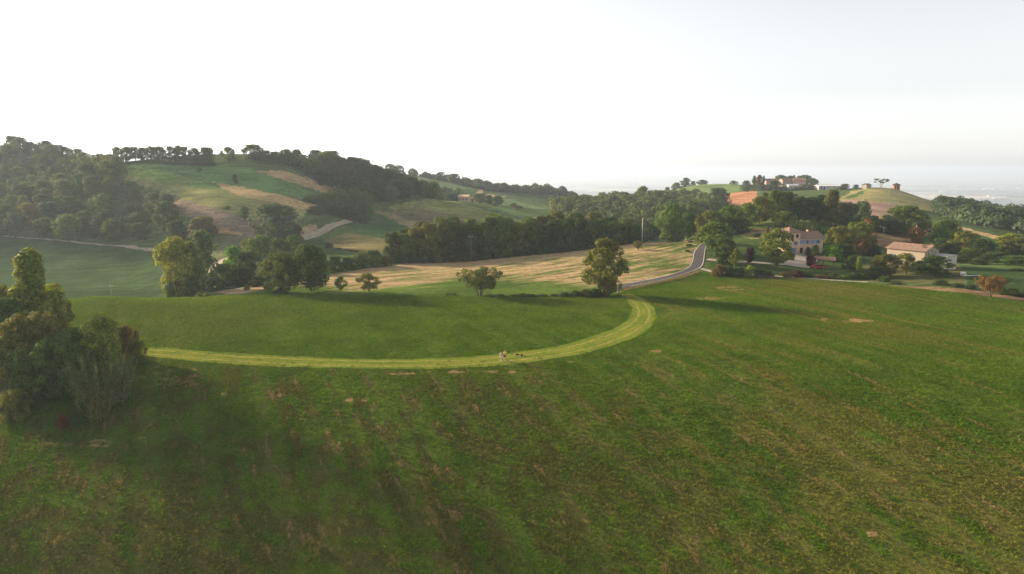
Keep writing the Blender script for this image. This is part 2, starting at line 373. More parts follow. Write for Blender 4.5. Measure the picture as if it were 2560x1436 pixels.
FIELDS = [  # colour, straw streaks, nearest and farthest distance, outline in the photograph
 ((.075, .11, .04), .05, 165, 1300, [(-900, 300), (3400, 300), (3400, 760), (-900, 760)]),
 ((.048, .082, .032), 0, 196, 345, [(-900, 575), (0, 586), (160, 598), (300, 614), (425, 632), (425, 760), (-900, 760)]),
 ((.16, .17, .065), .25, 320, 430, [(270, 415), (560, 470), (780, 520), (740, 560), (600, 545), (430, 490), (300, 450)]),
 ((.075, .140, .045), 0, 330, 430, [(280, 411), (420, 414), (520, 412), (640, 424), (720, 448), (800, 492), (765, 500), (620, 472), (560, 474), (340, 440)]),
 ((.115, .180, .045), 0, 330, 430, [(270, 411), (340, 414), (440, 434), (560, 474), (500, 468), (330, 442)]),
 ((.34, .245, .12), .5, 330, 400, [(530, 456), (600, 466), (700, 488), (790, 512), (760, 524), (680, 506), (590, 488)]),
 ((.27, .19, .10), .3, 340, 440, [(640, 428), (700, 428), (770, 445), (840, 472), (810, 482), (740, 460)]),
 ((.19, .15, .115), .1, 270, 360, [(375, 484), (480, 503), (600, 543), (700, 562), (740, 605), (640, 606), (540, 576), (440, 525)]),
 ((.36, .24, .12), .3, 270, 330, [(520, 570), (570, 574), (615, 588), (560, 588)]),
 ((.11, .125, .065), .15, 240, 320, [(500, 590), (620, 594), (700, 610), (640, 650), (540, 650), (490, 620)]),
 ((.27, .20, .13), .3, 280, 345, [(735, 575), (790, 560), (800, 585), (760, 600)]),
 ((.040, .088, .032), 0, 300, 410, [(855, 562), (925, 530), (985, 548), (1060, 580), (1010, 592), (900, 578)]),
 ((.060, .112, .038), 0, 300, 400, [(860, 575), (900, 574), (1010, 592), (990, 602), (890, 590)]),
 ((.17, .15, .065), .35, 270, 360, [(800, 604), (870, 582), (980, 602), (990, 640), (900, 640)]),
 ((.050, .085, .032), 0, 250, 340, [(750, 602), (800, 598), (880, 640), (900, 660), (800, 660)]),
 ((.19, .165, .075), .25, 330, 450, [(925, 525), (960, 528), (1090, 572), (1090, 590), (1010, 565)]),
 ((.155, .17, .055), .2, 370, 520, [(970, 520), (1040, 500), (1100, 497), (1200, 520), (1345, 560), (1345, 620), (1090, 620), (1090, 570)]),
 ((.13, .115, .06), .2, 370, 470, [(975, 535), (1010, 515), (1180, 545), (1250, 570), (1100, 575)]),
 ((.075, .12, .045), 0, 395, 520, [(1215, 520), (1260, 518), (1380, 555), (1345, 565)]),
 ((.085, .135, .055), 0, 540, 690, [(1190, 488), (1290, 500), (1420, 540), (1420, 560), (1240, 520)]),
 ((.15, .20, .06), 0, 600, 800, [(1360, 484), (1430, 492), (1430, 508), (1390, 505)]),
 ((.10, .15, .07), 0, 600, 850, [(1040, 442), (1160, 452), (1200, 470), (1080, 480), (1030, 460)]),
 ((.34, .26, .15), .3, 600, 800, [(1188, 486), (1205, 468), (1212, 468), (1205, 484), (1260, 492), (1250, 496)]),
 ((.115, .165, .065), 0, 560, 830, [(1560, 500), (1650, 478), (1760, 455), (1850, 462), (1850, 480), (1815, 490), (1800, 515), (1640, 505)]),
 ((.30, .155, .09), .05, 440, 620, [(1800, 492), (1830, 480), (1890, 478), (1900, 500), (1870, 520), (1780, 520)]),
 ((.24, .22, .09), .3, 460, 640, [(2080, 505), (2130, 478), (2180, 467), (2260, 468), (2350, 508), (2340, 530), (2250, 530), (2170, 500), (2110, 500)]),
 ((.07, .12, .04), 0, 470, 600, [(2110, 496), (2125, 490), (2160, 474), (2168, 476), (2140, 494)]),
 ((.26, .175, .14), .1, 370, 520, [(2100, 500), (2140, 498), (2200, 506), (2240, 510), (2240, 545), (2200, 556), (2160, 545)]),
 ((.22, .15, .085), .3, 255, 340, [(2160, 620), (2170, 575), (2205, 570), (2260, 585), (2290, 600), (2290, 640), (2200, 650)]),
 ((.055, .11, .03), .05, 255, 360, [(2280, 640), (2310, 575), (2340, 558), (2500, 596), (2600, 625), (2560, 660), (2400, 650)]),
 ((.36, .26, .15), .3, 280, 350, [(2315, 555), (2340, 553), (2490, 588), (2600, 618), (2600, 624), (2480, 595), (2340, 560)]),
 ((.055, .088, .028), .06, 178, 262, [(1770, 684), (1770, 600), (1900, 590), (2160, 600), (2160, 700), (2000, 698)]),
 ((.20, .19, .07), .35, 232, 300, [(1850, 592), (1890, 572), (1960, 576), (1960, 588), (1880, 600)]),
 ((.26, .15, .10), .2, 250, 300, [(1840, 588), (1880, 576), (1930, 568), (1930, 574), (1880, 584)]),
 ((.045, .078, .030), 0.03, 160, 230, [(2380, 660), (2560, 675), (2800, 690), (2800, 760), (2560, 735), (2420, 712), (2360, 700)]),
 ((.10, .105, .045), .15, 170, 240, [(2160, 660), (2400, 660), (2420, 712), (2160, 705)]),
 ((.20, .135, .085), .3, 150, 200, [(2180, 712), (2320, 718), (2420, 724), (2560, 742), (2800, 775), (2800, 800), (2560, 765), (2300, 730)]),
 ((.080, .128, .026), .85, 164, 275, [(440, 745), (540, 732), (660, 714), (820, 690), (1000, 664), (1180, 652), (1400, 634), (1600, 608), (1740, 600), (1740, 660), (1700, 690), (1560, 720), (1530, 745)]),
 ((.25, .165, .10), .8, 164, 275, [(520, 734), (660, 711), (820, 687), (1000, 660), (1180, 650), (1400, 630), (1600, 604), (1740, 599), (1740, 606), (1600, 614), (1400, 641), (1180, 662), (1000, 672), (820, 698), (600, 735)]),
]
for c, s, y0, y1, poly in FIELDS:
    k = inside(poly, JU, JV) & (GYf > y0) & (GYf < y1); crop[k, :3] = np.array(c) * (1.22 if 270 < y0 < 700 else 1.); straw[k] = s
# the stubble field: greener towards the crest, straw in the middle
k = (straw > .84); straw[k] = .78 - .46 * sstep(696, 735, GV[k] + (vnoise(GXf[k], GYf[k], .05, 5) - .5) * 26) - .10 * vnoise(GXf[k], GYf[k], .03, 9)
for uu, vv, ru, rv, am in ((2142, 803, 42, 6, 1), (2062, 799, 15, 5, .95), (1958, 779, 7, 3, .9), (1778, 747, 42, 6, .8), (1825, 720, 60, 8, .55), (1700, 775, 60, 24, .42), (890, 1000, 28, 9, .75), (560, 985, 16, 7, .7), (430, 950, 110, 45, .45), (360, 1050, 50, 80, .4),
                       (1180, 930, 130, 5, .7), (1010, 935, 50, 4, .7), (1400, 905, 120, 5, .5), (1640, 880, 25, 10, .5), (700, 990, 9, 8, .7), (2180, 1335, 20, 9, .6), (1450, 1290, 6, 4, .7), (200, 1110, 160, 14, .5), (1530, 725, 40, 8, .8), (1565, 745, 25, 8, .7)):
    q = ((GU - uu) / ru) ** 2 + ((GV - vv) / rv) ** 2 + (vnoise(GXf, GYf, .75, 41) - .35) * 1.5; kk = (GYf < 205) & (q < 2); bare[kk] = np.maximum(bare[kk], np.clip(1.35 - q[kk], 0, 1) * am)
MB_U = np.array([-2000, 1540, 1580, 1660, 1720, 1755, 1790, 2000, 2160, 2300, 2420, 2560, 3600]); MB_V = np.array([700, 733, 720, 704, 688, 680, 686, 698, 708, 724, 734, 757, 930])
near = np.where(GU < 1540, GYf < 166, (GYf < 235) & (GV > np.interp(GU, MB_U, MB_V)))
near |= GYf < 120
stub = inside([(440, 748), (520, 733), (660, 710), (820, 686), (1000, 659), (1180, 648), (1400, 629), (1600, 603), (1742, 598), (1742, 660), (1700, 690), (1560, 724), (1540, 748)], GU, GV) & (GYf > 160) & (GYf < 280)
cls = np.where(GYf > 1150, 3, np.where(near, 0, np.where(stub, 1, 2)))
GZr = GZf + relief(GXf, GYf)
idx = np.arange(NY * NA).reshape(NY, NA)
quads = np.stack([idx[:-1, :-1], idx[:-1, 1:], idx[1:, 1:], idx[1:, :-1]], 2).reshape(-1, 4)
qc = cls[quads[:, 0]]
VG = np.stack([GXf, GYf, GZr], 1)
LAND = {}
STRIP_OUT = [(345, 892), (420, 899), (560, 911), (720, 919), (900, 924), (1080, 924), (1240, 916), (1390, 899), (1492, 878), (1574, 852), (1624, 822), (1642, 793), (1634, 767), (1610, 747), (1582, 736)]
STRIP_IN = [(345, 866), (420, 871), (560, 882), (720, 891), (900, 897), (1080, 897), (1240, 887), (1368, 870), (1456, 849), (1522, 826), (1564, 802), (1580, 782), (1574, 764), (1560, 747), (1542, 736)]
for c, nm, mt, lab, cat in ((0, 'meadow', 'meadow', 'green meadow sloping towards the viewer with dry drill rows', 'field'), (1, 'stubble_field', 'stubble', 'straw and green striped stubble field before the dark tree belt', 'field'),
                  (2, 'hillside', 'hill', 'rolling patchwork hills of green, tan and ploughed fields', 'hill'), (3, 'plain', 'plain', 'wide hazy plain of pale fields reaching the horizon', 'plain')):
    q = quads[qc == c]; used, inv = np.unique(q, return_inverse=True); q = inv.reshape(-1, 4)
    at = [('crop', 'POINT', 'FLOAT_COLOR', crop[used]), ('straw', 'POINT', 'FLOAT', straw[used]), ('bare', 'POINT', 'FLOAT', bare[used])]
    if c == 0:
        den = np.where((GYf[used] > 44) & (np.abs(GXf[used] / GYf[used]) < .86), 1., 0.) * (1 - .8 * np.clip(bare[used], 0, 1)) * (.45 + .9 * vnoise(GXf[used], GYf[used], .9, 31)) * (1 - .3 * sstep(95, 62, GYf[used]))
        den[inside(STRIP_IN + STRIP_OUT[::-1], GU[used], GV[used])] = .07
        ac_ = GXf[used] * .914 + GYf[used] * .406; al_ = GXf[used] * .406 - GYf[used] * .914
        den *= .5 + .9 * sstep(.25, .62, vnoise(ac_ * .62, al_ * .035, 1.0, 17))
        at.append(('tuft', 'POINT', 'FLOAT', den))
    LAND[nm] = tag(link(nm, mesh_np(nm, VG[used], q, M[mt], True, at)), lab, cat, kind='structure')

# ------------------------------------------------------------------ mown path, roads and tracks
def smooth_line(pts, n):
    P = [Vector(p) for p in pts]; L = [0]
    for a, b in zip(P, P[1:]): L.append(L[-1] + (b - a).length)
    out = []
    for s in np.linspace(0, L[-1], n):
        i = min(max(np.searchsorted(L, s) - 1, 0), len(P) - 2); f = (s - L[i]) / max(L[i + 1] - L[i], 1e-6)
        p0, p1, p2, p3 = P[max(i - 1, 0)], P[i], P[i + 1], P[min(i + 2, len(P) - 1)]
        out.append(0.5 * ((2 * p1) + (p2 - p0) * f + (2 * p0 - 5 * p1 + 4 * p2 - p3) * f * f + (3 * p1 - p0 - 3 * p2 + p3) * f ** 3))
    return out
def flat2(ps): return [Vector((p.x, p.y)) for p in ps]
def ribbon(name, LA, LB, mat, off, n=160, m=6, parent=None, ragged=0.):
    A2, B2 = smooth_line(flat2(LA), n), smooth_line(flat2(LB), n); X = []; AC = []; AL = []; run = 0
    for i in range(n):
        if i: run += ((A2[i] + B2[i]) / 2 - (A2[i - 1] + B2[i - 1]) / 2).length
        for j in range(m + 1):
            f = j / m; p = A2[i].lerp(B2[i], f)
            if ragged and j in (0, m):
                p += (p - A2[i].lerp(B2[i], .5)).normalized() * (vnoise(np.array([run + 50 * j]), np.array([0.]), .3, 8)[0] - .5) * ragged
            X.append(p); AC.append(f); AL.append(run)
    x = np.array([p.x for p in X]); y = np.array([p.y for p in X])
    V = np.stack([x, y, surf(x, y) + off], 1); i = np.arange(n * (m + 1)).reshape(n, m + 1)
    F = np.stack([i[:-1, :-1], i[:-1, 1:], i[1:, 1:], i[1:, :-1]], 2).reshape(-1, 4)
    nrm = np.cross(V[F[0][1]] - V[F[0][0]], V[F[0][2]] - V[F[0][0]])
    if nrm[2] < 0: F = F[:, ::-1]
    return link(name, mesh_np(name, V, F, mat, True, [('across', 'POINT', 'FLOAT', AC), ('along', 'POINT', 'FLOAT', AL)]), parent)
def centre_ribbon(name, pts, width, mat, off, n=120, m=4, parent=None, ragged=0., shift=0.):
    C = smooth_line(flat2(pts), max(n // 3, 12)); LA = []; LB = []
    for i, c in enumerate(C):
        t = (C[min(i + 1, len(C) - 1)] - C[max(i - 1, 0)]).normalized(); q = Vector((-t.y, t.x))
        LA.append(c + q * (shift + width / 2)); LB.append(c + q * (shift - width / 2))
    return ribbon(name, LA, LB, mat, off, n, m, parent, ragged)
def hits(pts, y0=40, y1=900): return [hit(u, v, y0, y1) for u, v in pts]

def path_mat():
    m, t, b = new_mat('mown_grass', 1., 0.)
    p = t.n('ShaderNodeNewGeometry').outputs['Position']; ac = t.attr('across').outputs['Fac']; al = t.attr('along').outputs['Fac']
    cv_ = t.n('ShaderNodeCombineXYZ'); t.l(t.math('MULTIPLY', ac, 6.), cv_.inputs[0]); t.l(t.math('MULTIPLY', al, .08), cv_.inputs[1])
    lines = t.noise(cv_.outputs[0], 1.0, 4, .65); n2 = t.noise(p, .7, 4, .7); n3 = t.noise(p, 4., 3, .7)
    col = t.mix(t.ramp(lines, .34, .66), (.100, .155, .018), (.190, .205, .032)); col = t.mix(t.ramp(n2, .5, .8, 0, .6), col, (.22, .18, .05))
    edge = t.math('MULTIPLY', t.math('ABSOLUTE', t.math('SUBTRACT', ac, .5)), 2.); wob = t.math('ADD', edge, t.math('MULTIPLY', t.math('SUBTRACT', t.noise(p, .35, 4, .7), .5), .9))
    col = t.mix(t.ramp(wob, .74, 1.06, 0, .85), col, (.062, .128, .013))
    rut = t.ramp(t.math('ABSOLUTE', t.math('SUBTRACT', edge, .42)), .02, .14, 1, 0); col = t.mix(t.math('MULTIPLY', rut, t.ramp(n2, .38, .6, .3, .9)), col, (.285, .25, .090))
    col = t.mix(1.0, col, t.mix(t.ramp(n3, .3, .7), (.72, .72, .72), (1.22, 1.22, 1.2)), 'MULTIPLY'); t.l(col, b.inputs['Base Color'])
    bp = t.n('ShaderNodeBump'); bp.inputs['Strength'].default_value = .6; bp.inputs['Distance'].default_value = .08; t.l(n3, bp.inputs['Height']); t.l(bp.outputs[0], b.inputs['Normal'])
    return m
M['mown'] = path_mat()
tag(ribbon('mown_path', hits(STRIP_IN, 60, 200), hits(STRIP_OUT, 60, 200), M['mown'], .06, 300, 8, None, .9), 'curving yellow-green mown grass path across the meadow', 'path', kind='structure')

RD_L = hits([(1519, 721), (1540, 714), (1605, 703), (1668, 690), (1705, 677), (1724, 665), (1731, 647), (1734, 632), (1746, 616), (1758, 606)], 150, 300)
RD_R = hits([(1522, 733), (1545, 726), (1580, 717), (1655, 702), (1718, 684), (1749, 671), (1759, 659), (1762, 640), (1764, 625), (1770, 607)], 150, 300)
road = tag(ribbon('asphalt_road', RD_L, RD_R, M['asphalt'], .10, 120, 6), 'narrow grey asphalt road with white edge lines curving uphill', 'road', kind='structure')
A2, B2 = smooth_line(flat2(RD_L), 60), smooth_line(flat2(RD_R), 60)
for f0, f1 in ((.035, .075), (.925, .965)):
    ribbon('edge_line', [a.lerp(b, f0) for a, b in zip(A2, B2)][8:], [a.lerp(b, f1) for a, b in zip(A2, B2)][8:], M['white_paint'], .112, 110, 1, road)
tag(centre_ribbon('dirt_road', hits([(498, 696), (520, 678), (548, 656), (590, 640)], 205, 330), 4.2, M['dirt'], .16, 60, 4, None, .6), 'short stretch of pale dirt road climbing between dark trees', 'road', kind='structure')
tag(centre_ribbon('dirt_road', hits([(720, 606), (760, 597), (795, 586), (830, 566), (865, 555), (890, 552)], 270, 420), 4.6, M['dirt'], .2, 70, 4, None, .8), 'pale winding dirt road on the far hillside', 'road', kind='structure')
tag(centre_ribbon('farm_track', hits([(500, 741), (545, 731), (600, 722), (670, 711), (760, 700)], 165, 240), 3.2, M['dirt'], .14, 70, 4, None, 1.0), 'faint farm track along the edge of the stubble field', 'track', kind='structure')
tag(centre_ribbon('driveway', hits([(1768, 648), (1800, 652), (1860, 656), (1930, 660), (1992, 664)], 190, 260), 2.6, M['gravel'], .12, 70, 3, None, .3), 'straight pale gravel driveway crossing the villa lawn', 'driveway', kind='structure')
tag(centre_ribbon('courtyard', hits([(1988, 668), (2004, 655), (2016, 644), (2020, 636)], 190, 260), 7.5, M['gravel'], .17, 40, 5, None, .5), 'grey gravel courtyard in front of the villa', 'courtyard', kind='structure')
tag(centre_ribbon('lane', hits([(1752, 672), (1790, 681), (1900, 689), (2020, 697), (2120, 704), (2170, 706)], 170, 250), 1.6, M['gravel'], .12, 90, 3, None, .2), 'thin pale lane behind the wire fence at the meadow edge', 'lane', kind='structure')

# ------------------------------------------------------------------ meadow tufts
def tuft_mesh(name, seed, n, r, h, leaf):
    g = np.random.default_rng(seed); ang = g.uniform(0, 2 * np.pi, n); rr = r * np.sqrt(g.uniform(0, 1, n)); zz = h * (1 - (rr / r) ** 2) * g.uniform(.45, 1.0, n) + .02
    C = np.stack([rr * np.cos(ang), rr * np.sin(ang), zz], 1)
    N = np.stack([np.cos(ang) * .8, np.sin(ang) * .8, np.ones(n)], 1) + g.normal(0, .55, (n, 3)); return leaf_quads(name, C, N, leaf * g.uniform(.6, 1.3, n), g, M['tuft'])
def leaf_quads(name, C, N, size, g, mat, aspect=.7):
    N = N / np.linalg.norm(N, axis=1, keepdims=True); R = g.normal(0, 1, N.shape); T = np.cross(N, R); T /= np.linalg.norm(T, axis=1, keepdims=True); B = np.cross(N, T)
    s = np.asarray(size)[:, None]; T = T * s; B = B * s * aspect
    V = np.stack([C - T, C - B * .9 + N * s * .08, C + T, C + B * .9 + N * s * .08], 1).reshape(-1, 3); F = np.arange(len(V)).reshape(-1, 4)
    return mesh_np(name, V, F, mat, False, [('tone', 'FACE', 'FLOAT', g.uniform(0, 1, len(F)))])
def grass_tufts():
    src = bpy.data.collections.new('tuft_kinds')
    for i in range(4):
        src.objects.link(bpy.data.objects.new('tuft', tuft_mesh('tuft', 40 + i, 13, .19, .21, .062)))
    ng = bpy.data.node_groups.new('scatter_tufts', 'GeometryNodeTree')
    ng.interface.new_socket('Geometry', in_out='INPUT', socket_type='NodeSocketGeometry'); ng.interface.new_socket('Geometry', in_out='OUTPUT', socket_type='NodeSocketGeometry')
    N = ng.nodes.new; L = ng.links.new
    gi = N('NodeGroupInput'); go = N('NodeGroupOutput')
    na = N('GeometryNodeInputNamedAttribute'); na.data_type = 'FLOAT'; na.inputs['Name'].default_value = 'tuft'
    mu = N('ShaderNodeMath'); mu.operation = 'MULTIPLY'; mu.inputs[1].default_value = 10.5; L(na.outputs['Attribute'], mu.inputs[0])
    dp = N('GeometryNodeDistributePointsOnFaces'); L(gi.outputs[0], dp.inputs['Mesh']); L(mu.outputs[0], dp.inputs['Density'])
    ci = N('GeometryNodeCollectionInfo'); ci.inputs['Collection'].default_value = src; ci.inputs['Separate Children'].default_value = True; ci.inputs['Reset Children'].default_value = True
    ip = N('GeometryNodeInstanceOnPoints'); ip.inputs['Pick Instance'].default_value = True
    L(dp.outputs['Points'], ip.inputs['Points']); L(ci.outputs[0], ip.inputs['Instance'])
    rv = N('FunctionNodeRandomValue'); rv.data_type = 'FLOAT_VECTOR'; rv.inputs[0].default_value = (0, 0, 0); rv.inputs[1].default_value = (.15, .15, 6.28); L(rv.outputs[0], ip.inputs['Rotation'])
    rs = N('FunctionNodeRandomValue'); rs.data_type = 'FLOAT'; rs.inputs[2].default_value = .55; rs.inputs[3].default_value = 1.35; rs.inputs['Seed'].default_value = 5
    L(rs.outputs[1], ip.inputs['Scale']); L(ip.outputs[0], go.inputs[0])
    me = LAND['meadow'].data
    o = link('grass', me); mod = o.modifiers.new('tufts', 'NODES'); mod.node_group = ng
    tag(o, 'short leafy green tufts covering the near meadow', 'grass', kind='stuff')
grass_tufts()

tag(centre_ribbon('field_margin', hits([(-120, 586), (0, 590), (160, 603), (300, 617), (380, 626)], 280, 360), 1.6, M['dirt'], .15, 90, 2, None, 1.2), 'thin bare margin between dark crop field and hazy wood', 'margin', kind='structure')

# ------------------------------------------------------------------ tree kinds: trunk with limbs, crown of leaf faces gathered in lobes
PROTO = {}
def add_proto(key, seed, H, z0, R, prof, lobes, leaves, leaf, lobe_r=(.30, .46), trunk_r=.25, stems=1, limbs=6, upright=0., flat=1.):
    g = np.random.default_rng(seed); LC = []; LR = []
    for i in range(lobes):
        t = (i + g.uniform(.2, .8)) / lobes; rad = R * prof(t); lr = min(R * g.uniform(*lobe_r), max(rad, .25 * R) * 1.0)
        a = i * 2.4 + g.uniform(-.5, .5); d = max(rad - lr * .8, 0) * (g.uniform(.8, 1.12) if i % 3 else g.uniform(.1, .6))
        z = z0 + (H - z0) * t; z = min(max(z, z0 + lr * .55), H - lr * .8 * flat)
        LC.append((d * math.cos(a), d * math.sin(a), z)); LR.append(lr)
    for i in range(max(2, lobes // 5)):                        # a few stray shoots break the outline
        t = g.uniform(.35, .98); a = g.uniform(0, 6.28); rad = R * prof(t) * g.uniform(.85, 1.08); LC.append((rad * math.cos(a), rad * math.sin(a), z0 + (H - z0) * t)); LR.append(R * g.uniform(.08, .16))
    LC = np.array(LC); LR = np.array(LR)
    w = LR ** 2; pick = g.choice(len(LR), leaves, p=w / w.sum())
    D = g.normal(0, 1, (leaves, 3)); D[:, 2] += .25; D /= np.linalg.norm(D, axis=1, keepdims=True)
    # leaves gather in sprays on each lobe: pull directions towards random spray centres
    spr = g.normal(0, 1, (len(LR), 15, 3)); spr /= np.linalg.norm(spr, axis=2, keepdims=True); sc = spr[pick, g.integers(0, 15, leaves)]
    D = D * .62 + sc * .75; D /= np.linalg.norm(D, axis=1, keepdims=True)
    rr = LR[pick] * (g.uniform(.45, 1.08, leaves) ** .6); C = LC[pick] + D * rr[:, None] * np.array([1, 1, flat])
    C[:, 2] = np.where(C[:, 2] < .05, g.uniform(.05, .5, leaves), C[:, 2])
    Nn = D + g.normal(0, .36, (leaves, 3)) + np.array([0, 0, .22 + upright])
    cm = leaf_quads(key + '_crown', C, Nn, leaf * g.uniform(.55, 1.3, leaves), g, M['leaf'], .62)
    tb = MB(); top = z0 + (H - z0) * .62
    for s in range(stems):
        a = s * 2.2 + g.uniform(0, 1); sp = 0 if stems == 1 else R * .10; k = trunk_r if stems == 1 else trunk_r * .62
        b0 = Vector((sp * math.cos(a), sp * math.sin(a), -.5)); tp = Vector((R * (.06 if stems == 1 else .38) * math.cos(a), R * (.06 if stems == 1 else .38) * math.sin(a), top))
        m1 = b0.lerp(tp, .4) + Vector((g.normal(0, .05) * R, g.normal(0, .05) * R, 0)); tb.tube([b0, b0 + Vector((0, 0, .7)), m1, tp], [k * 1.5, k * 1.05, k * .75, k * .25], 7)
        for j in range(limbs):
            c = LC[(j * 3 + s) % lobes]; f = g.uniform(.25, .8); st = b0.lerp(tp, f) if f > .4 else m1; e = Vector(c)
            mid = st.lerp(e, .5) + Vector((0, 0, -.04 * H)); tb.tube([st, mid, e], [k * .5, k * .32, k * .1], 5, False)
    tm = bpy.data.meshes.new(key + '_trunk'); tm.from_pydata(tb.v, [], tb.f); tm.update(); tm.materials.append(M['bark'])
    ext = np.percentile(np.hypot(C[:, 0], C[:, 1]), 97); PROTO[key] = (tm, cm, float(np.percentile(C[:, 2], 99.5)), 2 * float(ext))
rnd = lambda t: math.sqrt(max(math.sin(math.pi * min(.12 + .84 * t, 1)), .02))
egg = lambda t: (.45 + .55 * math.sin(math.pi * min(t * .95, .9) ** .8)) * (1 if t < .75 else 1 - 1.4 * (t - .75))
oval = lambda t: .55 + .45 * math.sin(math.pi * t) if t < .8 else .8 - 2.2 * (t - .8)
full = lambda t: 1.0 - .35 * t * t if t < .8 else .78 - 2.0 * (t - .8)
umb = lambda t: .35 + .75 * math.sin(math.pi * (.15 + .6 * t))
cone = lambda t: 1.02 - .93 * t
drop = lambda t: .30 + .75 * t if t < .72 else .84 - 1.9 * (t - .72)
for i in range(3): add_proto('round%d' % i, 100 + i, 10, 1.0, 4.7, rnd, 38, 7000, .26, (.20, .34), .24)
for i in range(2): add_proto('tall%d' % i, 110 + i, 12, .9, 3.6, oval, 38, 7000, .26, (.24, .40), .22)
for i in range(3): add_proto('belt%d' % i, 120 + i, 10, .1, 3.9, full, 40, 6800, .27, (.20, .36), .2, 2, 4)
add_proto('egg', 131, 13, .8, 5.2, egg, 54, 12000, .25, (.17, .30), .34, 1, 9)
add_proto('vase', 132, 7, 2.2, 5.4, umb, 40, 6500, .22, (.17, .28), .36, 4, 5, 0, .8)
for i in range(3): add_proto('bush%d' % i, 140 + i, 3, 0.0, 2.1, full, 14, 2600, .17, (.34, .52), .07, 3, 3)
add_proto('cypress', 150, 6, .1, .75, lambda t: (.75 + .5 * t if t < .35 else 1.0 - .95 * (t - .35)), 16, 1500, .13, (.55, .8), .1, 1, 2, .8)
add_proto('conifer', 151, 14, .5, 4.4, cone, 30, 6500, .27, (.24, .36), .3, 1, 8)
add_proto('lolly', 152, 5, 1.5, 1.6, drop, 14, 2600, .13, (.4, .6), .13, 1, 4)
add_proto('pine', 153, 7, 3.4, 3.6, umb, 26, 2400, .2, (.15, .25), .2, 2, 6, 0, .6)
add_proto('slim', 154, 5, .9, 1.5, oval, 14, 1600, .17, (.32, .5), .09, 1, 5)
add_proto('loose', 155, 10, 1.6, 3.8, oval, 22, 4600, .25, (.22, .36), .2, 1, 9)
for i in range(2): add_proto('near%d' % i, 160 + i, 9, .2, 4.4, full, 48, 13000, .185, (.14, .27), .2, 3, 9)
add_proto('neartall', 163, 13, .4, 4.2, cone, 48, 13000, .2, (.16, .28), .25, 1, 12)
for i in range(2): add_proto('nearbush%d' % i, 165 + i, 4, 0, 2.6, full, 30, 6500, .125, (.18, .32), .07, 4, 5)
def spiky_proto(key, seed, H, R, shoots, per, leaf):
    g = np.random.default_rng(seed); C = []; Nn = []; tb = MB()
    for s in range(shoots):
        a = g.uniform(0, 6.28); r0 = R * .55 * math.sqrt(g.uniform(0, 1)); lean = g.uniform(.1, .55); h = H * g.uniform(.5, 1.0) * (1 - .35 * r0 / R)
        b0 = np.array([r0 * math.cos(a), r0 * math.sin(a), -.1]); tp = b0 + np.array([math.cos(a) * lean * R * .9, math.sin(a) * lean * R * .9, h])
        tb.tube([b0, (b0 + tp) / 2 + np.array([0, 0, .05 * h]), tp], [.045, .03, .012], 4, False)
        f = g.uniform(.12, 1, per); c = b0 + (tp - b0) * f[:, None]; d = g.normal(0, 1, (per, 3)); d[:, 2] *= .5; d /= np.linalg.norm(d, axis=1, keepdims=True)
        c += d * (.05 + .34 * (1 - f[:, None])) * g.uniform(.5, 1, (per, 1)); C.append(c); Nn.append(d + np.array([0, 0, .6]))
    C = np.concatenate(C); Nn = np.concatenate(Nn) + g.normal(0, .4, (len(C), 3)); C[:, 2] = np.maximum(C[:, 2], .05)
    cm = leaf_quads(key + '_crown', C, Nn, leaf * g.uniform(.6, 1.3, len(C)), g, M['leaf'], .5)
    tm = bpy.data.meshes.new(key + '_stems'); tm.from_pydata(tb.v, [], tb.f); tm.update(); tm.materials.append(M['bark'])
    PROTO[key] = (tm, cm, float(C[:, 2].max()), 2 * float(np.percentile(np.hypot(C[:, 0], C[:, 1]), 97)))
spiky_proto('spiky0', 170, 5, 2.9, 95, 95, .085); spiky_proto('spiky1', 171, 3.2, 1.9, 60, 80, .075)
# a light crown used only inside the far woods that read as one mass
def far_crown(seed):
    g = np.random.default_rng(seed); n = 260; D = g.normal(0, 1, (n, 3)); D[:, 2] = np.abs(D[:, 2]) * 1.1 - .35; D /= np.linalg.norm(D, axis=1, keepdims=True)
    lob = g.normal(0, 1, (7, 3)); lob /= np.linalg.norm(lob, axis=1, keepdims=True); b = .78 + .3 * np.max(D @ lob.T, 1) ** 3
    C = D * b[:, None] * g.uniform(.86, 1.04, (n, 1)) * np.array([.5, .5, .56]) + np.array([0, 0, .48]); return C, D + g.normal(0, .45, (n, 3)) + np.array([0, 0, .2])
FAR = [far_crown(300 + i) for i in range(6)]
TREES_SEEN = []
PAL = dict(dk=(.056, .092, .022), md=(.086, .140, .028), ol=(.125, .148, .030), yg=(.165, .210, .030), br=(.130, .098, .036), orr=(.175, .115, .040), pu=(.024, .014, .020),
           lg=(.115, .25, .030), gr=(.096, .140, .058), bl=(.052, .090, .046), si=(.110, .155, .070), rd=(.17, .055, .032), mr=(.075, .024, .026), tw=(.088, .106, .030), yl=(.215, .250, .030))
def T(key, u, vtop, Y, wpx, col, label, cat='tree', name='broadleaf_tree', group=None, rz=None, colv=.12, x=None, H=None):
    tm, cm, h0, w0 = PROTO[key]; p = spot(u, Y) if x is None else Vector((x, Y, float(surf(x, Y)[0])))
    if H is None: H = max(z_of(vtop, p.x, Y) - p.z, .6)
    W = wpx / pxm(Y, p.z + H / 2) if x is None else wpx
    r = empty(name, (p.x, p.y, p.z - .03), random.uniform(0, 6.28) if rz is None else rz, (W / w0, W / w0, H / h0))
    tag(r, label, cat, group)
    link('trunk' if cat == 'tree' else 'stems', tm, r); c = link('crown' if cat == 'tree' else 'foliage', cm, r)
    k = 1 + random.uniform(-colv, colv); b = PAL[col]; c.color = (b[0] * k * (1 + random.uniform(-colv, colv)), b[1] * k, b[2] * k, 1)
    return r
def B(key, u, vtop, Y, wpx, col, label, name='bush', group=None, **kw): return T(key, u, vtop, Y, wpx, col, label, 'bush', name, group, **kw)

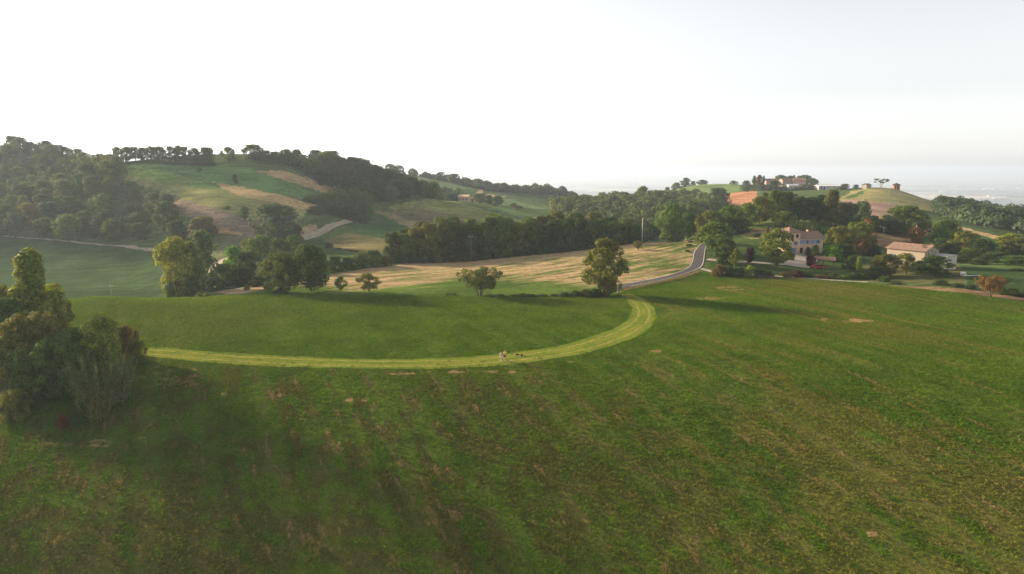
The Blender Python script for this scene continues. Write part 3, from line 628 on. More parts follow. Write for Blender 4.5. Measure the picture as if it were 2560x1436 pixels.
# ------------------------------------------------------------------ trees and bushes, one by one
ORD = 'first second third fourth fifth sixth seventh eighth ninth tenth eleventh twelfth thirteenth fourteenth fifteenth sixteenth seventeenth eighteenth nineteenth twentieth'.split()
ORD += ['twenty-' + o for o in ORD[:9]] + ['thirtieth']
# along the crest of the meadow
T('egg', 1510, 598, 167, 106, 'ol', 'big rounded lone tree standing where the asphalt road meets the mown path', name='lone_tree')
T('vase', 1200, 671, 166, 106, 'tw', 'low spreading umbrella-shaped tree on the meadow crest', name='spreading_tree')
T('round0', 703, 632, 171, 108, 'tw', 'brownish dense tree with bare forked trunk, twin of the darker one', name='dense_tree')
T('round1', 778, 612, 172, 106, 'dk', 'darkest dense round tree of the touching pair on the crest', name='dense_tree')
T('slim', 852, 692, 172, 34, 'md', 'narrow green sapling beside the dark round tree pair', name='sapling')
T('loose', 923, 684, 171, 60, 'ol', 'small airy olive tree between sapling and umbrella-shaped tree', name='small_tree')
T('slim', 1596, 602, 236, 27, 'ol', 'slender small tree alone in the stubble field', name='small_tree')
B('bush0', 618, 712, 180, 17, 'ol', 'tiny upright bush by the farm track near the dark tree pair')
B('bush1', 700, 722, 170, 40, 'tw', 'low brown undergrowth at the foot of the forked brownish tree')
T('tall0', 446, 594, 186, 92, 'yl', 'tall yellow-green sunlit tree on the crest beside the dirt road', name='tall_tree')
T('tall1', 484, 606, 190, 66, 'md', 'green tall tree half behind the yellow-green sunlit one', name='tall_tree')
T('round2', 508, 578, 206, 82, 'gr', 'grey-green tree behind the yellow-green sunlit tree', name='tall_tree')
T('belt0', 480, 690, 180, 44, 'dk', 'dark low tree filling the foot of the sunlit yellow tree', name='small_tree')
B('bush2', 428, 705, 178, 34, 'md', 'low bush at the shaded foot of the yellow-green tree')
B('bush0', 715, 730, 168, 14, 'dk', 'tiny shrub under the forked trunk on the crest')
for i, (u, v) in enumerate(((500, 731), (520, 730), (1118, 736), (1135, 735))): B('bush%d' % (i % 3), u, v, 167, 16, 'md', ['low clump on the crest near the farm track', 'second low clump on the crest near the farm track', 'flat dark clump on the crest before the umbrella-shaped tree', 'flat second dark clump beside the umbrella-shaped tree'][i])
# low hedge along the crest up to the lone tree
for i, (u, v, w) in enumerate(((1225, 736, 26), (1250, 738, 24), (1285, 736, 26), (1305, 733, 30), (1330, 735, 28), (1358, 736, 30), (1385, 735, 24), (1410, 731, 34), (1438, 727, 36), (1463, 724, 38), (1487, 722, 38), (1508, 722, 34))):
    B('bush%d' % (i % 3), u, v, 165.5, w, 'dk' if i % 3 else 'tw', 'dark low hedge clump, %s from the umbrella-shaped tree towards the lone tree' % ORD[i], 'hedge_clump', 'low hedge along the meadow crest')
# thicket along the dirt road
for key, u, v, Y, w, c, lab in (
    ('round0', 652, 590, 236, 74, 'md', 'highest green tree of the roadside thicket behind the twin trees'), ('round1', 700, 597, 242, 66, 'dk', 'dark tree of the thicket under the big round hillside tree'),
    ('round2', 738, 590, 246, 56, 'md', 'green tree at the thicket end where the hillside road reappears'), ('belt1', 590, 617, 216, 60, 'lg', 'bright green tree beside the short dirt road stretch'),
    ('belt2', 632, 628, 214, 74, 'md', 'bushy mid green tree in the middle of the roadside thicket'), ('belt0', 566, 660, 206, 60, 'md', 'low leafy tree below the bright green one at the dirt road'),
    ('belt1', 676, 645, 205, 66, 'dk', 'dark bushy tree just behind the forked brownish tree'), ('belt2', 610, 668, 200, 70, 'dk', 'dark low tree at the front of the roadside thicket'),
    ('belt0', 534, 694, 192, 52, 'bl', 'blackish low bushy tree at the thicket front near the crest'), ('round1', 620, 600, 250, 50, 'ol', 'olive tree crown peeping over the roadside thicket'),
    ('belt1', 770, 630, 210, 60, 'dk', 'dark crown rising behind the darkest twin tree'), ('belt2', 655, 690, 190, 60, 'dk', 'dark undergrowth tree above the farm track end')):
    T(key, u, v, Y, w, c, lab, name='thicket_tree', group='thicket along the dirt road')
for i, (u, v, Y, w, c) in enumerate(((836, 640, 214, 48, 'md'), (868, 644, 216, 44, 'dk'), (900, 634, 220, 54, 'md'), (934, 626, 224, 56, 'md'), (962, 640, 226, 40, 'tw'))):
    T('belt%d' % (i % 3), u, v, Y, w, c, 'low hedgerow tree, %s after the dark twin trees towards the tree belt' % ORD[i], name='hedgerow_tree', group='low hedgerow beside the stubble field')
# the dark belt of trees behind the stubble field
bu = np.array([985, 1035, 1090, 1130, 1180, 1240, 1300, 1350, 1400, 1450, 1500, 1550, 1588]); bv = np.array([585, 566, 552, 548, 552, 540, 546, 552, 538, 536, 538, 545, 562])
belt = []
for i in range(21):
    u = 985 + i * 30.2 + random.uniform(-6, 6); Y = np.interp(u, [985, 1600], [236, 268]) + random.uniform(-1.5, 3)
    belt.append((u, np.interp(u, bu, bv) + random.uniform(-6, 14), Y, random.uniform(52, 70)))
for i in range(14):
    u = 1010 + i * 43 + random.uniform(-8, 8); Y = np.interp(u, [985, 1600], [244, 276]); belt.append((u, np.interp(u, bu, bv) + random.uniform(-10, 4), Y, random.uniform(60, 76)))
belt.sort()
ORD2 = ORD[:30] + ['thirty-' + o for o in ORD[:9]]
for i, (u, v, Y, w) in enumerate(belt):
    T(random.choice(['belt0', 'belt1', 'belt2', 'round1']), u, v, Y, w, random.choice(['md', 'tw', 'ol', 'md', 'dk', 'ol'] if i % 2 else ['md', 'tw', 'dk']), '%s tree of the dark belt behind the stubble field, counted from the low hedgerow' % ORD2[i], name='belt_tree', group='dark tree belt behind the stubble field')
for i in range(24):
    u = 975 + i * 26.5; B('bush%d' % (i % 3), u, 0, np.interp(u, [985, 1600], [233, 263]), 30, 'dk', '%s undergrowth bush at the foot of the tree belt, counted from the low hedgerow' % ORD2[i], 'undergrowth_bush', 'undergrowth along the tree belt', H=random.uniform(2.2, 3.6))
# by the road bend
for key, u, v, Y, w, c, lab in (
    ('tall0', 1674, 511, 276, 74, 'md', 'tall dense tree standing by itself beyond the stubble field'), ('round0', 1718, 532, 282, 52, 'dk', 'dark shorter tree next to the tall dense one beyond the field'),
    ('belt1', 1690, 560, 279, 36, 'dk', 'dark filling tree low between the two trees beyond the field'),
    ('tall1', 1790, 556, 226, 84, 'md', 'large tree hanging over the asphalt road at the bend'), ('round1', 1776, 528, 262, 72, 'ol', 'olive tree behind the one hanging over the road'),
    ('round2', 1826, 514, 264, 66, 'md', 'green tree high behind the road-bend tree'), ('belt2', 1812, 596, 214, 60, 'dk', 'dark bushy tree in the garden corner by the road'),
    ('belt0', 1760, 566, 244, 46, 'ol', 'olive bushy tree where the road vanishes'), ('belt1', 1745, 585, 256, 26, 'dk', 'small dark tree on the outer side of the road bend'),
    ('round0', 1850, 545, 258, 56, 'dk', 'dark round tree on the shaded garden slope')):
    T(key, u, v, Y, w, c, lab, name='roadside_tree')
for i, (u, v, Y, w) in enumerate(((1727, 612, 250, 18), (1723, 624, 240, 18), (1719, 640, 230, 16))): B('bush%d' % i, u, v, Y, w, 'dk', 'dark roadside bush on the field side of the bend, %s uphill' % ORD[2 - i], 'roadside_bush')
# behind and around the villa
for key, u, v, Y, w, c, lab in (
    ('round0', 1866, 508, 274, 60, 'md', 'green tree at the start of the tall row behind the villa'), ('round1', 1898, 492, 280, 62, 'ol', 'olive tree under the village in the row behind the villa'),
    ('round2', 1932, 476, 287, 74, 'md', 'high mid green tree below the village houses'), ('tall0', 1966, 480, 292, 60, 'dk', 'dark tree rising straight behind the villa tower'),
    ('round0', 1996, 492, 288, 58, 'dk', 'dark round tree behind the villa roof ridge'), ('round1', 2022, 494, 292, 60, 'dk', 'second dark round tree behind the villa wing roof'),
    ('round2', 2050, 488, 290, 58, 'dk', 'dark tree touching the big cone-shaped evergreen'), ('conifer', 2077, 476, 282, 92, 'tw', 'big cone-shaped evergreen above the villa'),
    ('round0', 2116, 506, 288, 56, 'bl', 'bluish dark tree beside the cone-shaped evergreen'), ('round1', 2150, 504, 296, 52, 'gr', 'grey-green tree in front of the pink ploughed slope'),
    ('belt2', 2178, 540, 292, 56, 'dk', 'dark low tree below the pink ploughed slope'), ('round1', 1958, 528, 266, 58, 'ol', 'light olive tree peeking over the villa tower'),
    ('round2', 2100, 566, 240, 72, 'ol', 'olive tree touching the villa wing'), ('round0', 2143, 556, 247, 76, 'ol', 'wide olive-brown tree between villa and white farmhouse'),
    ('slim', 2166, 547, 256, 38, 'orr', 'rust-orange tree crown above the wide olive-brown tree'), ('round1', 2152, 594, 234, 44, 'br', 'brown leafed tree in front of the wide olive-brown tree'),
    ('belt1', 2112, 610, 228, 50, 'dk', 'dark tree behind the bright green bush near the carport'), ('belt2', 2180, 610, 236, 44, 'bl', 'blue-black tree between brown tree and white farmhouse'),
    ('loose', 1940, 572, 208, 92, 'ol', 'loose green tree standing on the lawn before the villa'), ('lolly', 1873, 619, 207, 25, 'pu', 'dark purple drop-shaped tree on the villa lawn'),
    ('slim', 1838, 622, 207, 24, 'ol', 'thin young tree beside the dark purple drop-shaped one'), ('belt0', 2128, 640, 210, 44, 'dk', 'dark low tree beside the carport end'),
    ('cypress', 2146, 642, 206, 16, 'yg', 'yellow-green pointed shrub tree near the lane end'), ('round0', 2036, 612, 226, 20, 'dk', 'small dark tree against the villa wing front')):
    T(key, u, v, Y, w, c, lab, name='garden_tree')
B('nearbush0', 2078, 612, 225, 62, 'lg', 'bright light green bush behind the carport', 'garden_bush'); B('bush1', 2026, 636, 213, 27, 'mr', 'dark red bush at the carport corner', 'garden_bush')
B('bush0', 1893, 583, 250, 20, 'dk', 'small dark bush on the sunlit strip of garden slope', 'garden_bush'); B('bush2', 1978, 632, 221, 22, 'md', 'round green shrub at the courtyard edge', 'garden_bush')
B('bush2', 2020, 618, 229, 18, 'dk', 'dark shrub growing against the villa front wall', 'garden_bush')
for i, (u, v) in enumerate(((1919, 562), (1934, 558), (1950, 557), (1964, 556), (1981, 551), (1991, 553), (2005, 551), (2020, 551), (2033, 548), (2041, 558), (2049, 564), (2056, 569))):
    T('cypress', u, v, 250 + (i % 3), 8.5, 'dk', '%s slim cypress of the row above the villa, counted from the road side' % ORD[i], name='cypress', group='cypress row above the villa')
for i, (u, v, w, c) in enumerate(((1796, 662, 34, 'br'), (1822, 664, 34, 'bl'), (1848, 668, 36, 'dk'), (1872, 664, 28, 'yg'), (1898, 672, 34, 'dk'), (1922, 676, 30, 'dk'), (1965, 680, 34, 'br'), (1995, 677, 30, 'mr'), (2020, 682, 26, 'dk'),
                                  (2052, 686, 30, 'br'), (2080, 684, 24, 'tw'), (2108, 688, 24, 'yg'), (2132, 682, 32, 'dk'), (2158, 678, 36, 'dk'))):
    B('bush%d' % (i % 3), u, v, 198 - i * .5, w, c, '%s shrub behind the lane fence, counted from the asphalt road' % ORD[i], 'lane_shrub', 'shrubs along the lane')
# around the white farmhouse and the slope to the edge
for key, u, v, Y, w, c, lab in (
    ('round1', 2214, 636, 194, 76, 'tw', 'dark brown-green tree in front of the farmhouse end wall'), ('loose', 2266, 634, 197, 60, 'ol', 'light leafy tree before the middle of the farmhouse'),
    ('round0', 2338, 640, 190, 78, 'dk', 'dark round tree in front of the flat annex'), ('belt0', 2190, 668, 192, 44, 'dk', 'low dark tree where the lane ends'), ('belt1', 2298, 652, 199, 44, 'md', 'mid green low tree between light tree and annex'),
    ('egg', 2262, 515, 292, 108, 'md', 'huge round tree on the slope behind the farmhouse'), ('belt2', 2224, 552, 290, 56, 'dk', 'dark tree attached to the huge round one behind the farmhouse'),
    ('slim', 2285, 568, 263, 48, 'orr', 'orange autumn tree just above the farmhouse roof'), ('round1', 2362, 550, 266, 82, 'md', 'mid green tree on the slope beyond the annex'),
    ('loose', 2404, 578, 247, 74, 'ol', 'olive tree with visible branches beyond the annex'), ('belt1', 2356, 596, 250, 60, 'dk', 'dark tree close behind the annex'), ('round2', 2452, 598, 240, 60, 'dk', 'dark tree between olive tree and sunlit yellow-green one'),
    ('tall1', 2520, 584, 250, 60, 'yl', 'sunlit yellow-green tree at the wood below the sandy path'), ('round0', 2548, 596, 240, 90, 'tw', 'wide brown-green tree at the picture edge below the far wood'),
    ('belt2', 2490, 630, 222, 76, 'dk', 'dark tree above the lawn with white bench'), ('belt0', 2545, 640, 212, 84, 'md', 'mid green tree at the lawn end near the edge'), ('belt1', 2560, 672, 196, 60, 'dk', 'dark low tree at the lawn edge beside the frame'),
    ('belt2', 2404, 640, 222, 46, 'dk', 'dark bushy tree between annex and white bench'), ('belt0', 2444, 648, 216, 44, 'dk', 'dark bushy tree behind the white bench'), ('round1', 2420, 620, 232, 44, 'md', 'green tree filling the slope above the bench'),
    ('vase', 2474, 690, 165, 66, 'orr', 'small orange-brown spreading tree on the dry bank')):
    T(key, u, v, Y, w, c, lab, name='slope_tree')
for i, (u, v, Y, w, c) in enumerate(((2350, 700, 178, 40, 'dk'), (2392, 708, 175, 34, 'dk'), (2425, 712, 173, 34, 'bl'), (2210, 690, 186, 34, 'dk'), (2240, 705, 181, 30, 'tw'), (2150, 590, 282, 24, 'dk'), (2183, 592, 262, 20, 'dk'), (2520, 720, 168, 50, 'dk'), (2556, 728, 166, 40, 'dk'))):
    B('bush%d' % (i % 3), u, v, Y, w, c, ['dark bush under the round tree before the annex', 'dark bush on the bank below the white bench', 'blackish bush between bench lawn and orange tree', 'dark bush at the lane end', 'brown bush on the bank under the farmhouse', 'small bush on the brown bare slope', 'lower small bush on the brown bare slope', 'dark bush behind the orange-brown spreading tree', 'dark bush on the bank beside the frame edge'][i], 'slope_bush')
# the ridge with its row of trees
rowu = [296, 318, 340, 358, 380, 398, 425, 447, 466, 488, 510, 523]
for i, u in enumerate(rowu): T(['loose', 'round0', 'loose', 'round1'][i % 4], u, 364 + random.uniform(0, 7), 402, random.uniform(30, 38), 'gr', '%s tree of the hilltop row, counted from the hazy wood' % ORD[i], name='ridge_tree', group='row of trees on the hilltop')
for i in range(11): B('bush%d' % (i % 3), 300 + i * 23, 406, 401, 28, 'dk', '%s low bush of the hedge under the hilltop row, from the hazy wood' % ORD[i], 'hedge_clump', 'hedge under the hilltop row')
T('round1', 573, 368, 406, 38, 'gr', 'single round tree on the hilltop between two groups', name='ridge_tree')
for i, (u, v, w) in enumerate(((632, 361, 58), (664, 376, 46), (690, 379, 40), (716, 373, 34), (742, 374, 40))): T('round%d' % (i % 3), u, v, 412, w, 'gr', '%s tree of the hilltop group next to the dark wood, counted from the single tree' % ORD[i], name='ridge_tree', group='hilltop tree group beside the wood')
T('belt0', 589, 436, 378, 13, 'dk', 'tiny dark tree alone in the green hillside field', name='field_tree')
T('slim', 497, 420, 392, 14, 'ol', 'faint small tree at the top of the green field', name='field_tree')
T('slim', 613, 517, 318, 28, 'dk', 'small dark tree on the ploughed hillside', name='field_tree'); T('slim', 568, 515, 326, 24, 'ol', 'pale olive sapling beside the small dark tree on the plough', name='field_tree')
T('round0', 692, 510, 293, 118, 'bl', 'large round dark tree on the hillside above the thicket', name='hillside_tree')
T('belt1', 740, 560, 300, 40, 'dk', 'lower dark tree attached to the large round hillside tree', name='hillside_tree')
for i, (key, u, v, Y, w, c) in enumerate((('round1', 782, 488, 366, 56, 'md'), ('round2', 815, 484, 372, 60, 'md'), ('round0', 850, 472, 380, 70, 'ol'), ('round1', 885, 472, 384, 62, 'md'), ('round2', 915, 480, 386, 48, 'md'), ('belt0', 792, 516, 352, 54, 'dk'), ('belt1', 840, 510, 362, 60, 'dk'), ('belt2', 880, 512, 368, 50, 'dk'))):
    T(key, u, v, Y, w, c, '%s tree of the grove where the hillside dirt road disappears' % ORD[i], name='grove_tree', group='grove at the hillside road')
B('bush1', 1028, 540, 418, 14, 'br', 'lone brown bush on the olive slope', 'field_bush')
for i, (u, v, Y) in enumerate(((800, 618, 287), (820, 606, 296), (845, 622, 285), (868, 632, 280), (885, 642, 276))): B('bush%d' % (i % 3), u, v, Y, 26, 'dk', '%s dark bush of the ditch line under the hillside road' % ORD[i], 'ditch_bush', 'bushes along the ditch line')
# around the pink farmhouse, on the dome and at the village
for i, (key, u, v, Y, w, c) in enumerate((('round0', 1200, 484, 508, 44, 'gr'), ('tall0', 1224, 488, 500, 22, 'dk'), ('round1', 1244, 490, 498, 32, 'md'), ('round2', 1238, 508, 478, 24, 'si'), ('round1', 1296, 514, 474, 20, 'dk'), ('round2', 1284, 508, 486, 18, 'br'), ('belt0', 1128, 482, 530, 46, 'gr'), ('round0', 1108, 468, 560, 60, 'gr'), ('round1', 1145, 470, 570, 30, 'md'), ('belt1', 1095, 490, 505, 34, 'dk'))):
    T(key, u, v, Y, w, c, ['grey-green round tree beside the pink farmhouse', 'narrow dark tree next to the pink farmhouse grove', 'mid green tree ending the pink farmhouse grove', 'pale silvery tree below the pink farmhouse grove', 'dark egg-like tree alone on the far slope', 'reddish tree behind the dark one on the far slope', 'hazy tree behind the pink farmhouse wall', 'broad hazy tree above the pink farmhouse', 'bright small tree above the pink farmhouse roof', 'dark tree at the crest before the pink farmhouse'][i], name='farm_tree')
for i, (u, v, w) in enumerate(((1668, 468, 14), (1690, 457, 26), (1713, 445, 26), (1733, 453, 14), (1756, 450, 30), (1834, 452, 22))): T('round%d' % (i % 3), u, v, 728, w, 'gr', '%s tree on top of the smooth green dome hill' % ORD[i], name='dome_tree', group='trees on the green dome hill')
T('round1', 1606, 466, 566, 38, 'gr', 'taller tree standing above the wooded hill before the plain', name='wood_tree'); T('round0', 1792, 470, 476, 62, 'bl', 'broad dark tree between the green dome and the red plough', name='wood_tree')
for i, (key, u, v, Y, w, c) in enumerate((('tall0', 1866, 452, 612, 26, 'gr'), ('conifer', 1884, 440, 622, 22, 'gr'), ('tall1', 1896, 438, 628, 18, 'br'), ('conifer', 1908, 440, 628, 14, 'dk'), ('round0', 1938, 452, 610, 36, 'dk'), ('round1', 1950, 438, 668, 34, 'gr'), ('round2', 1975, 440, 670, 34, 'gr'), ('conifer', 1984, 438, 668, 12, 'dk'), ('round0', 2008, 438, 665, 44, 'gr'), ('round1', 2030, 446, 655, 36, 'gr'), ('round2', 2016, 460, 605, 34, 'gr'), ('belt0', 2030, 465, 600, 26, 'gr'), ('belt1', 1918, 462, 600, 50, 'gr'), ('belt2', 1955, 466, 598, 40, 'gr'), ('belt0', 1996, 468, 596, 34, 'gr'), ('belt2', 2105, 466, 560, 30, 'gr'), ('round0', 2112, 460, 570, 22, 'br'), ('belt0', 2140, 462, 562, 16, 'dk'))):
    T(key, u, v, Y, w, c, '%s tree among the hilltop village houses, counted from the green dome' % ORD[i], name='village_tree', group='trees around the hilltop village')
T('pine', 2202, 447, 562, 36, 'tw', 'flat-topped pine on the bare hill beside the round brick pavilion', name='pine_tree')
# the hazy wood on the slope, tree by tree
def poly_scatter(poly, spacing, seed, most=9999):
    P = np.array(poly, float); g = np.random.default_rng(seed); pts = []; W = [spot(u, Y) for u, Y in poly]; xy = np.array([(w.x, w.y) for w in W])
    lo, hi = xy.min(0), xy.max(0)
    cand = g.uniform(lo, hi, (14000, 2)); cand = cand[inside(xy, cand[:, 0], cand[:, 1])]
    for c in cand:
        if all((c[0] - q[0]) ** 2 + (c[1] - q[1]) ** 2 > spacing ** 2 for q in pts): pts.append(c)
        if len(pts) >= most: break
    return pts
wood = [(-240, 338), (0, 340), (250, 323), (420, 306), (505, 295), (520, 303), (430, 326), (362, 356), (300, 384), (235, 430), (196, 480), (100, 506), (-240, 515)]
wp = poly_scatter(wood, 9.6, 3); front = []
for k, (x, y) in enumerate(wp):                 # the front row: nothing of the wood stands before it
    if not any(abs(project(q[0], q[1], 0)[0] - project(x, y, 0)[0]) < 26 and q[1] < y for q in wp) and -20 < project(x, y, 0)[0] < 540: front.append((project(x, y, 0)[0], k))
front = {k: n for n, (u_, k) in enumerate(sorted(front, reverse=True))}
for k, (x, y) in enumerate(wp):
    lab = '%s front-row tree of the hazy wood, counted from the yellow-green sunlit tree' % ORD2[front[k]] if k in front else 'hazy tree inside the dense wood covering the slope above the dark crop field'
    T(random.choice(['round0', 'round1', 'round2', 'belt0', 'belt1', 'belt2', 'loose', 'tall0', 'tall1']), 0, 0, y, random.uniform(7, 14), random.choice(['gr', 'gr', 'md', 'bl', 'md', 'dk', 'ol']), lab, name='wood_tree', group='hazy wood on the slope', x=x, H=random.uniform(7, 14), colv=.22)
for x, y in poly_scatter([(640, 415), (700, 413), (760, 413), (800, 404), (840, 404), (880, 410), (940, 418), (1000, 430), (1085, 464), (1070, 486), (960, 476), (850, 458), (740, 428)], 7.6, 4):
    big = (project(x, y, 20)[0] > 770)
    T(random.choice(['round0', 'round1', 'round2', 'belt0', 'belt1']), 0, 0, y, random.uniform(10, 14), random.choice(['gr', 'bl', 'md', 'dk']), 'tree in the dark wood running down from the hilltop group', name='wood_tree', group='dark wood below the hilltop', x=x, H=(random.uniform(6, 9.5) if project(x, y, 20)[0] < 900 else random.uniform(7, 12)) if big else random.uniform(3, 4.5), colv=.2)
T('round2', 822, 380, 424, 66, 'gr', 'dome-shaped highest tree of the dark hilltop wood', name='wood_tree')
# woods that read as one mass
def mass(name, label, pts, hrange, wrange, cols, seed):
    g = np.random.default_rng(seed); VV = []; tone = []; nv = 0
    xs = np.array([p[0] for p in pts]); ys = np.array([p[1] for p in pts]); zs = surf(xs, ys)
    for x, y, z in zip(xs, ys, zs):
        C, N = FAR[g.integers(0, len(FAR))]; H = g.uniform(*hrange); W = g.uniform(*wrange); a = g.uniform(0, 6.28); co, si = math.cos(a), math.sin(a)
        R = np.array([[co, -si, 0], [si, co, 0], [0, 0, 1]]); C2 = (C @ R.T) * np.array([W, W, H]) + np.array([x, y, z]); N2 = N @ R.T
        N2 /= np.linalg.norm(N2, axis=1, keepdims=True); T_ = np.cross(N2, g.normal(0, 1, N2.shape)); T_ /= np.linalg.norm(T_, axis=1, keepdims=True); B_ = np.cross(N2, T_)
        s = (W * .085 * g.uniform(.6, 1.3, (len(C2), 1))); VV.append(np.stack([C2 - T_ * s, C2 - B_ * s, C2 + T_ * s, C2 + B_ * s], 1).reshape(-1, 3)); tone.append(np.clip(g.uniform(0, 1, len(C2)) * .6 + g.uniform(-.1, .45), 0, 1.3))
    V = np.concatenate(VV); F = np.arange(len(V)).reshape(-1, 4)
    o = link(name, mesh_np(name, V, F, M['leaf'], False, [('tone', 'FACE', 'FLOAT', np.concatenate(tone))])); o.color = (*cols, 1)
    return tag(o, label, 'wood', kind='stuff')
mass('wooded_hill', 'hazy deciduous wood covering the hill behind the tree belt', poly_scatter([(1375, 520), (1400, 420), (1430, 320), (1560, 316), (1660, 322), (1720, 340), (1780, 420), (1800, 500), (1730, 590), (1640, 640), (1570, 585), (1450, 565)], 6.4, 11), (5.5, 12), (6, 13), (.085, .118, .045), 21)
mass('edge_wood', 'dark bluish wood on the slope beyond the sandy path', poly_scatter([(2345, 500), (2380, 520), (2560, 545), (2900, 560), (2900, 330), (2600, 322), (2480, 340), (2420, 372), (2350, 430)], 6.4, 12), (6, 12), (7, 13), (.055, .088, .042), 22)
mass('far_wood', 'pale blue-grey wood on the farthest hill before the plain', poly_scatter([(975, 735), (1050, 760), (1180, 700), (1260, 690), (1300, 700), (1390, 690), (1440, 740), (1500, 760), (1400, 800), (1200, 790), (975, 775)], 9.5, 13), (7, 11), (10, 14), (.075, .105, .055), 23)
g_ = np.random.default_rng(77); far_pts = []
for i in range(230):
    Y = 3800 * math.exp(g_.uniform(0, 1.9)); x = g_.uniform(-.5, .95) * Y; n = g_.integers(3, 14); a = g_.normal(0, .2); st = g_.uniform(25, 50) * (.6 + Y / 12000)
    for j in range(n): far_pts.append((x + j * st * math.cos(a) + g_.normal(0, 12), Y + j * st * math.sin(a) + g_.normal(0, 30)))
mass('plain_trees', 'faint scattered tree lines far out on the hazy plain', far_pts, (10, 22), (30, 75), (.06, .085, .045), 25)
# the near thicket at the meadow's edge (column, top row, foot row, width in the photograph)
for key, u, v, vb, w, c, lab, cat in (
    ('neartall', 104, 626, 905, 185, 'yg', 'tall pointed yellow-green tree topping the near thicket', 'tree'), ('near0', 50, 715, 900, 130, 'ol', 'olive tree behind the thicket, beside the pointed one', 'tree'), ('near1', 8, 745, 930, 140, 'md', 'mid green thicket tree cut by the frame edge', 'tree'),
    ('near1', 152, 712, 880, 70, 'ol', 'olive crown stepping down from the pointed thicket tree', 'tree'), ('near0', 95, 785, 960, 160, 'ol', 'broad olive tree in the thicket centre', 'tree'), ('near1', 195, 822, 955, 110, 'md', 'dark green tree before the thicket centre', 'tree'),
    ('near0', 25, 835, 985, 150, 'ol', 'olive green tree in the lower thicket at the frame edge', 'tree'), ('near1', 140, 850, 990, 140, 'md', 'mid green tree deep in the lower thicket', 'tree'), ('loose', 265, 786, 945, 104, 'yg', 'loose yellowing sapling at the thicket side', 'tree'),
    ('nearbush0', 322, 815, 900, 66, 'br', 'low brown bush between sapling and mown path', 'bush'), ('nearbush1', 345, 850, 910, 54, 'ol', 'olive low bush where the mown path begins', 'bush'), ('spiky0', 262, 876, 1010, 150, 'si', 'silvery shrub with upright shoots at the thicket corner', 'bush'),
    ('nearbush0', 190, 878, 985, 90, 'md', 'mid green bush behind the silvery upright shrub', 'bush'), ('spiky1', 138, 905, 985, 70, 'si', 'small pale shrub with upright shoots in the thicket shade', 'bush'), ('spiky0', 28, 915, 1010, 110, 'si', 'silvery shrub at the frame edge of the thicket', 'bush'),
    ('spiky1', 240, 962, 1045, 84, 'ol', 'low yellow-green upright shrub in front of the silvery one', 'bush'), ('nearbush1', 40, 975, 1045, 80, 'ol', 'low olive bush in the grassy thicket corner', 'bush'), ('nearbush0', 205, 1005, 1055, 60, 'dk', 'low dark bush near the red shrub', 'bush'),
    ('nearbush1', 157, 1036, 1072, 30, 'rd', 'small red leafed shrub on the grass below the thicket', 'bush'), ('nearbush0', 75, 870, 1000, 120, 'md', 'leafy bush in the lower thicket front', 'bush')):
    T(key, u, v, hit(u, vb, 50, 160).y, w, c, lab, cat, 'thicket_tree' if cat == 'tree' else 'thicket_shrub')
for i, (x, y, H, W) in enumerate(((-108, 122, 12, 12), (-116, 108, 12, 13), (-102, 98, 10, 12))):  # unseen trees, added so their shadow darkens the lower-left meadow
    T('near%d' % (i % 2), 0, 0, y, W, 'md', 'unseen tree added beyond the frame to shade the meadow corner', name='thicket_tree', group='unseen shade trees beyond the frame', x=x, H=H)

# ------------------------------------------------------------------ buildings
def quad_slab(mb, a, b, c, d, th):          # a roof slab: four corners and a thickness
    a, b, c, d = (Vector(p) for p in (a, b, c, d)); n = (b - a).cross(d - a).normalized() * th
    if n.z < 0: n = -n
    mb.add([a, b, c, d, a + n, b + n, c + n, d + n], [(3, 2, 1, 0), (4, 5, 6, 7), (0, 1, 5, 4), (1, 2, 6, 5), (2, 3, 7, 6), (3, 0, 4, 7)])
def gable_walls(mb, x0, x1, y0, y1, H, rh):
    ym = (y0 + y1) / 2
    v = [(x0, y0, -1.5), (x1, y0, -1.5), (x1, y1, -1.5), (x0, y1, -1.5), (x0, y0, H), (x1, y0, H), (x1, y1, H), (x0, y1, H), (x0, ym, H + rh), (x1, ym, H + rh)]
    mb.add(v, [(3, 2, 1, 0), (0, 1, 5, 4), (2, 3, 7, 6), (1, 2, 6, 9, 5), (3, 0, 4, 8, 7), (4, 5, 9, 8), (6, 7, 8, 9)])
def gable_roof(parent, x0, x1, y0, y1, H, rh, o, mat, th=.14):
    ym = (y0 + y1) / 2; s = rh / (ym - y0); r = MB()
    quad_slab(r, (x0 - o, y0 - o, H - s * o + .03), (x1 + o, y0 - o, H - s * o + .03), (x1 + o, ym, H + rh + .03), (x0 - o, ym, H + rh + .03), th)
    quad_slab(r, (x0 - o, y1 + o, H - s * o + .03), (x1 + o, y1 + o, H - s * o + .03), (x1 + o, ym, H + rh + .03), (x0 - o, ym, H + rh + .03), th)
    ro = r.build('roof', mat, parent); k = MB(); k.tube([(x0 - o - .02, ym, H + rh + th + .02), (x1 + o + .02, ym, H + rh + th + .02)], [.11, .11], 6); k.build('ridge', M['ridge'], ro)
    return ro
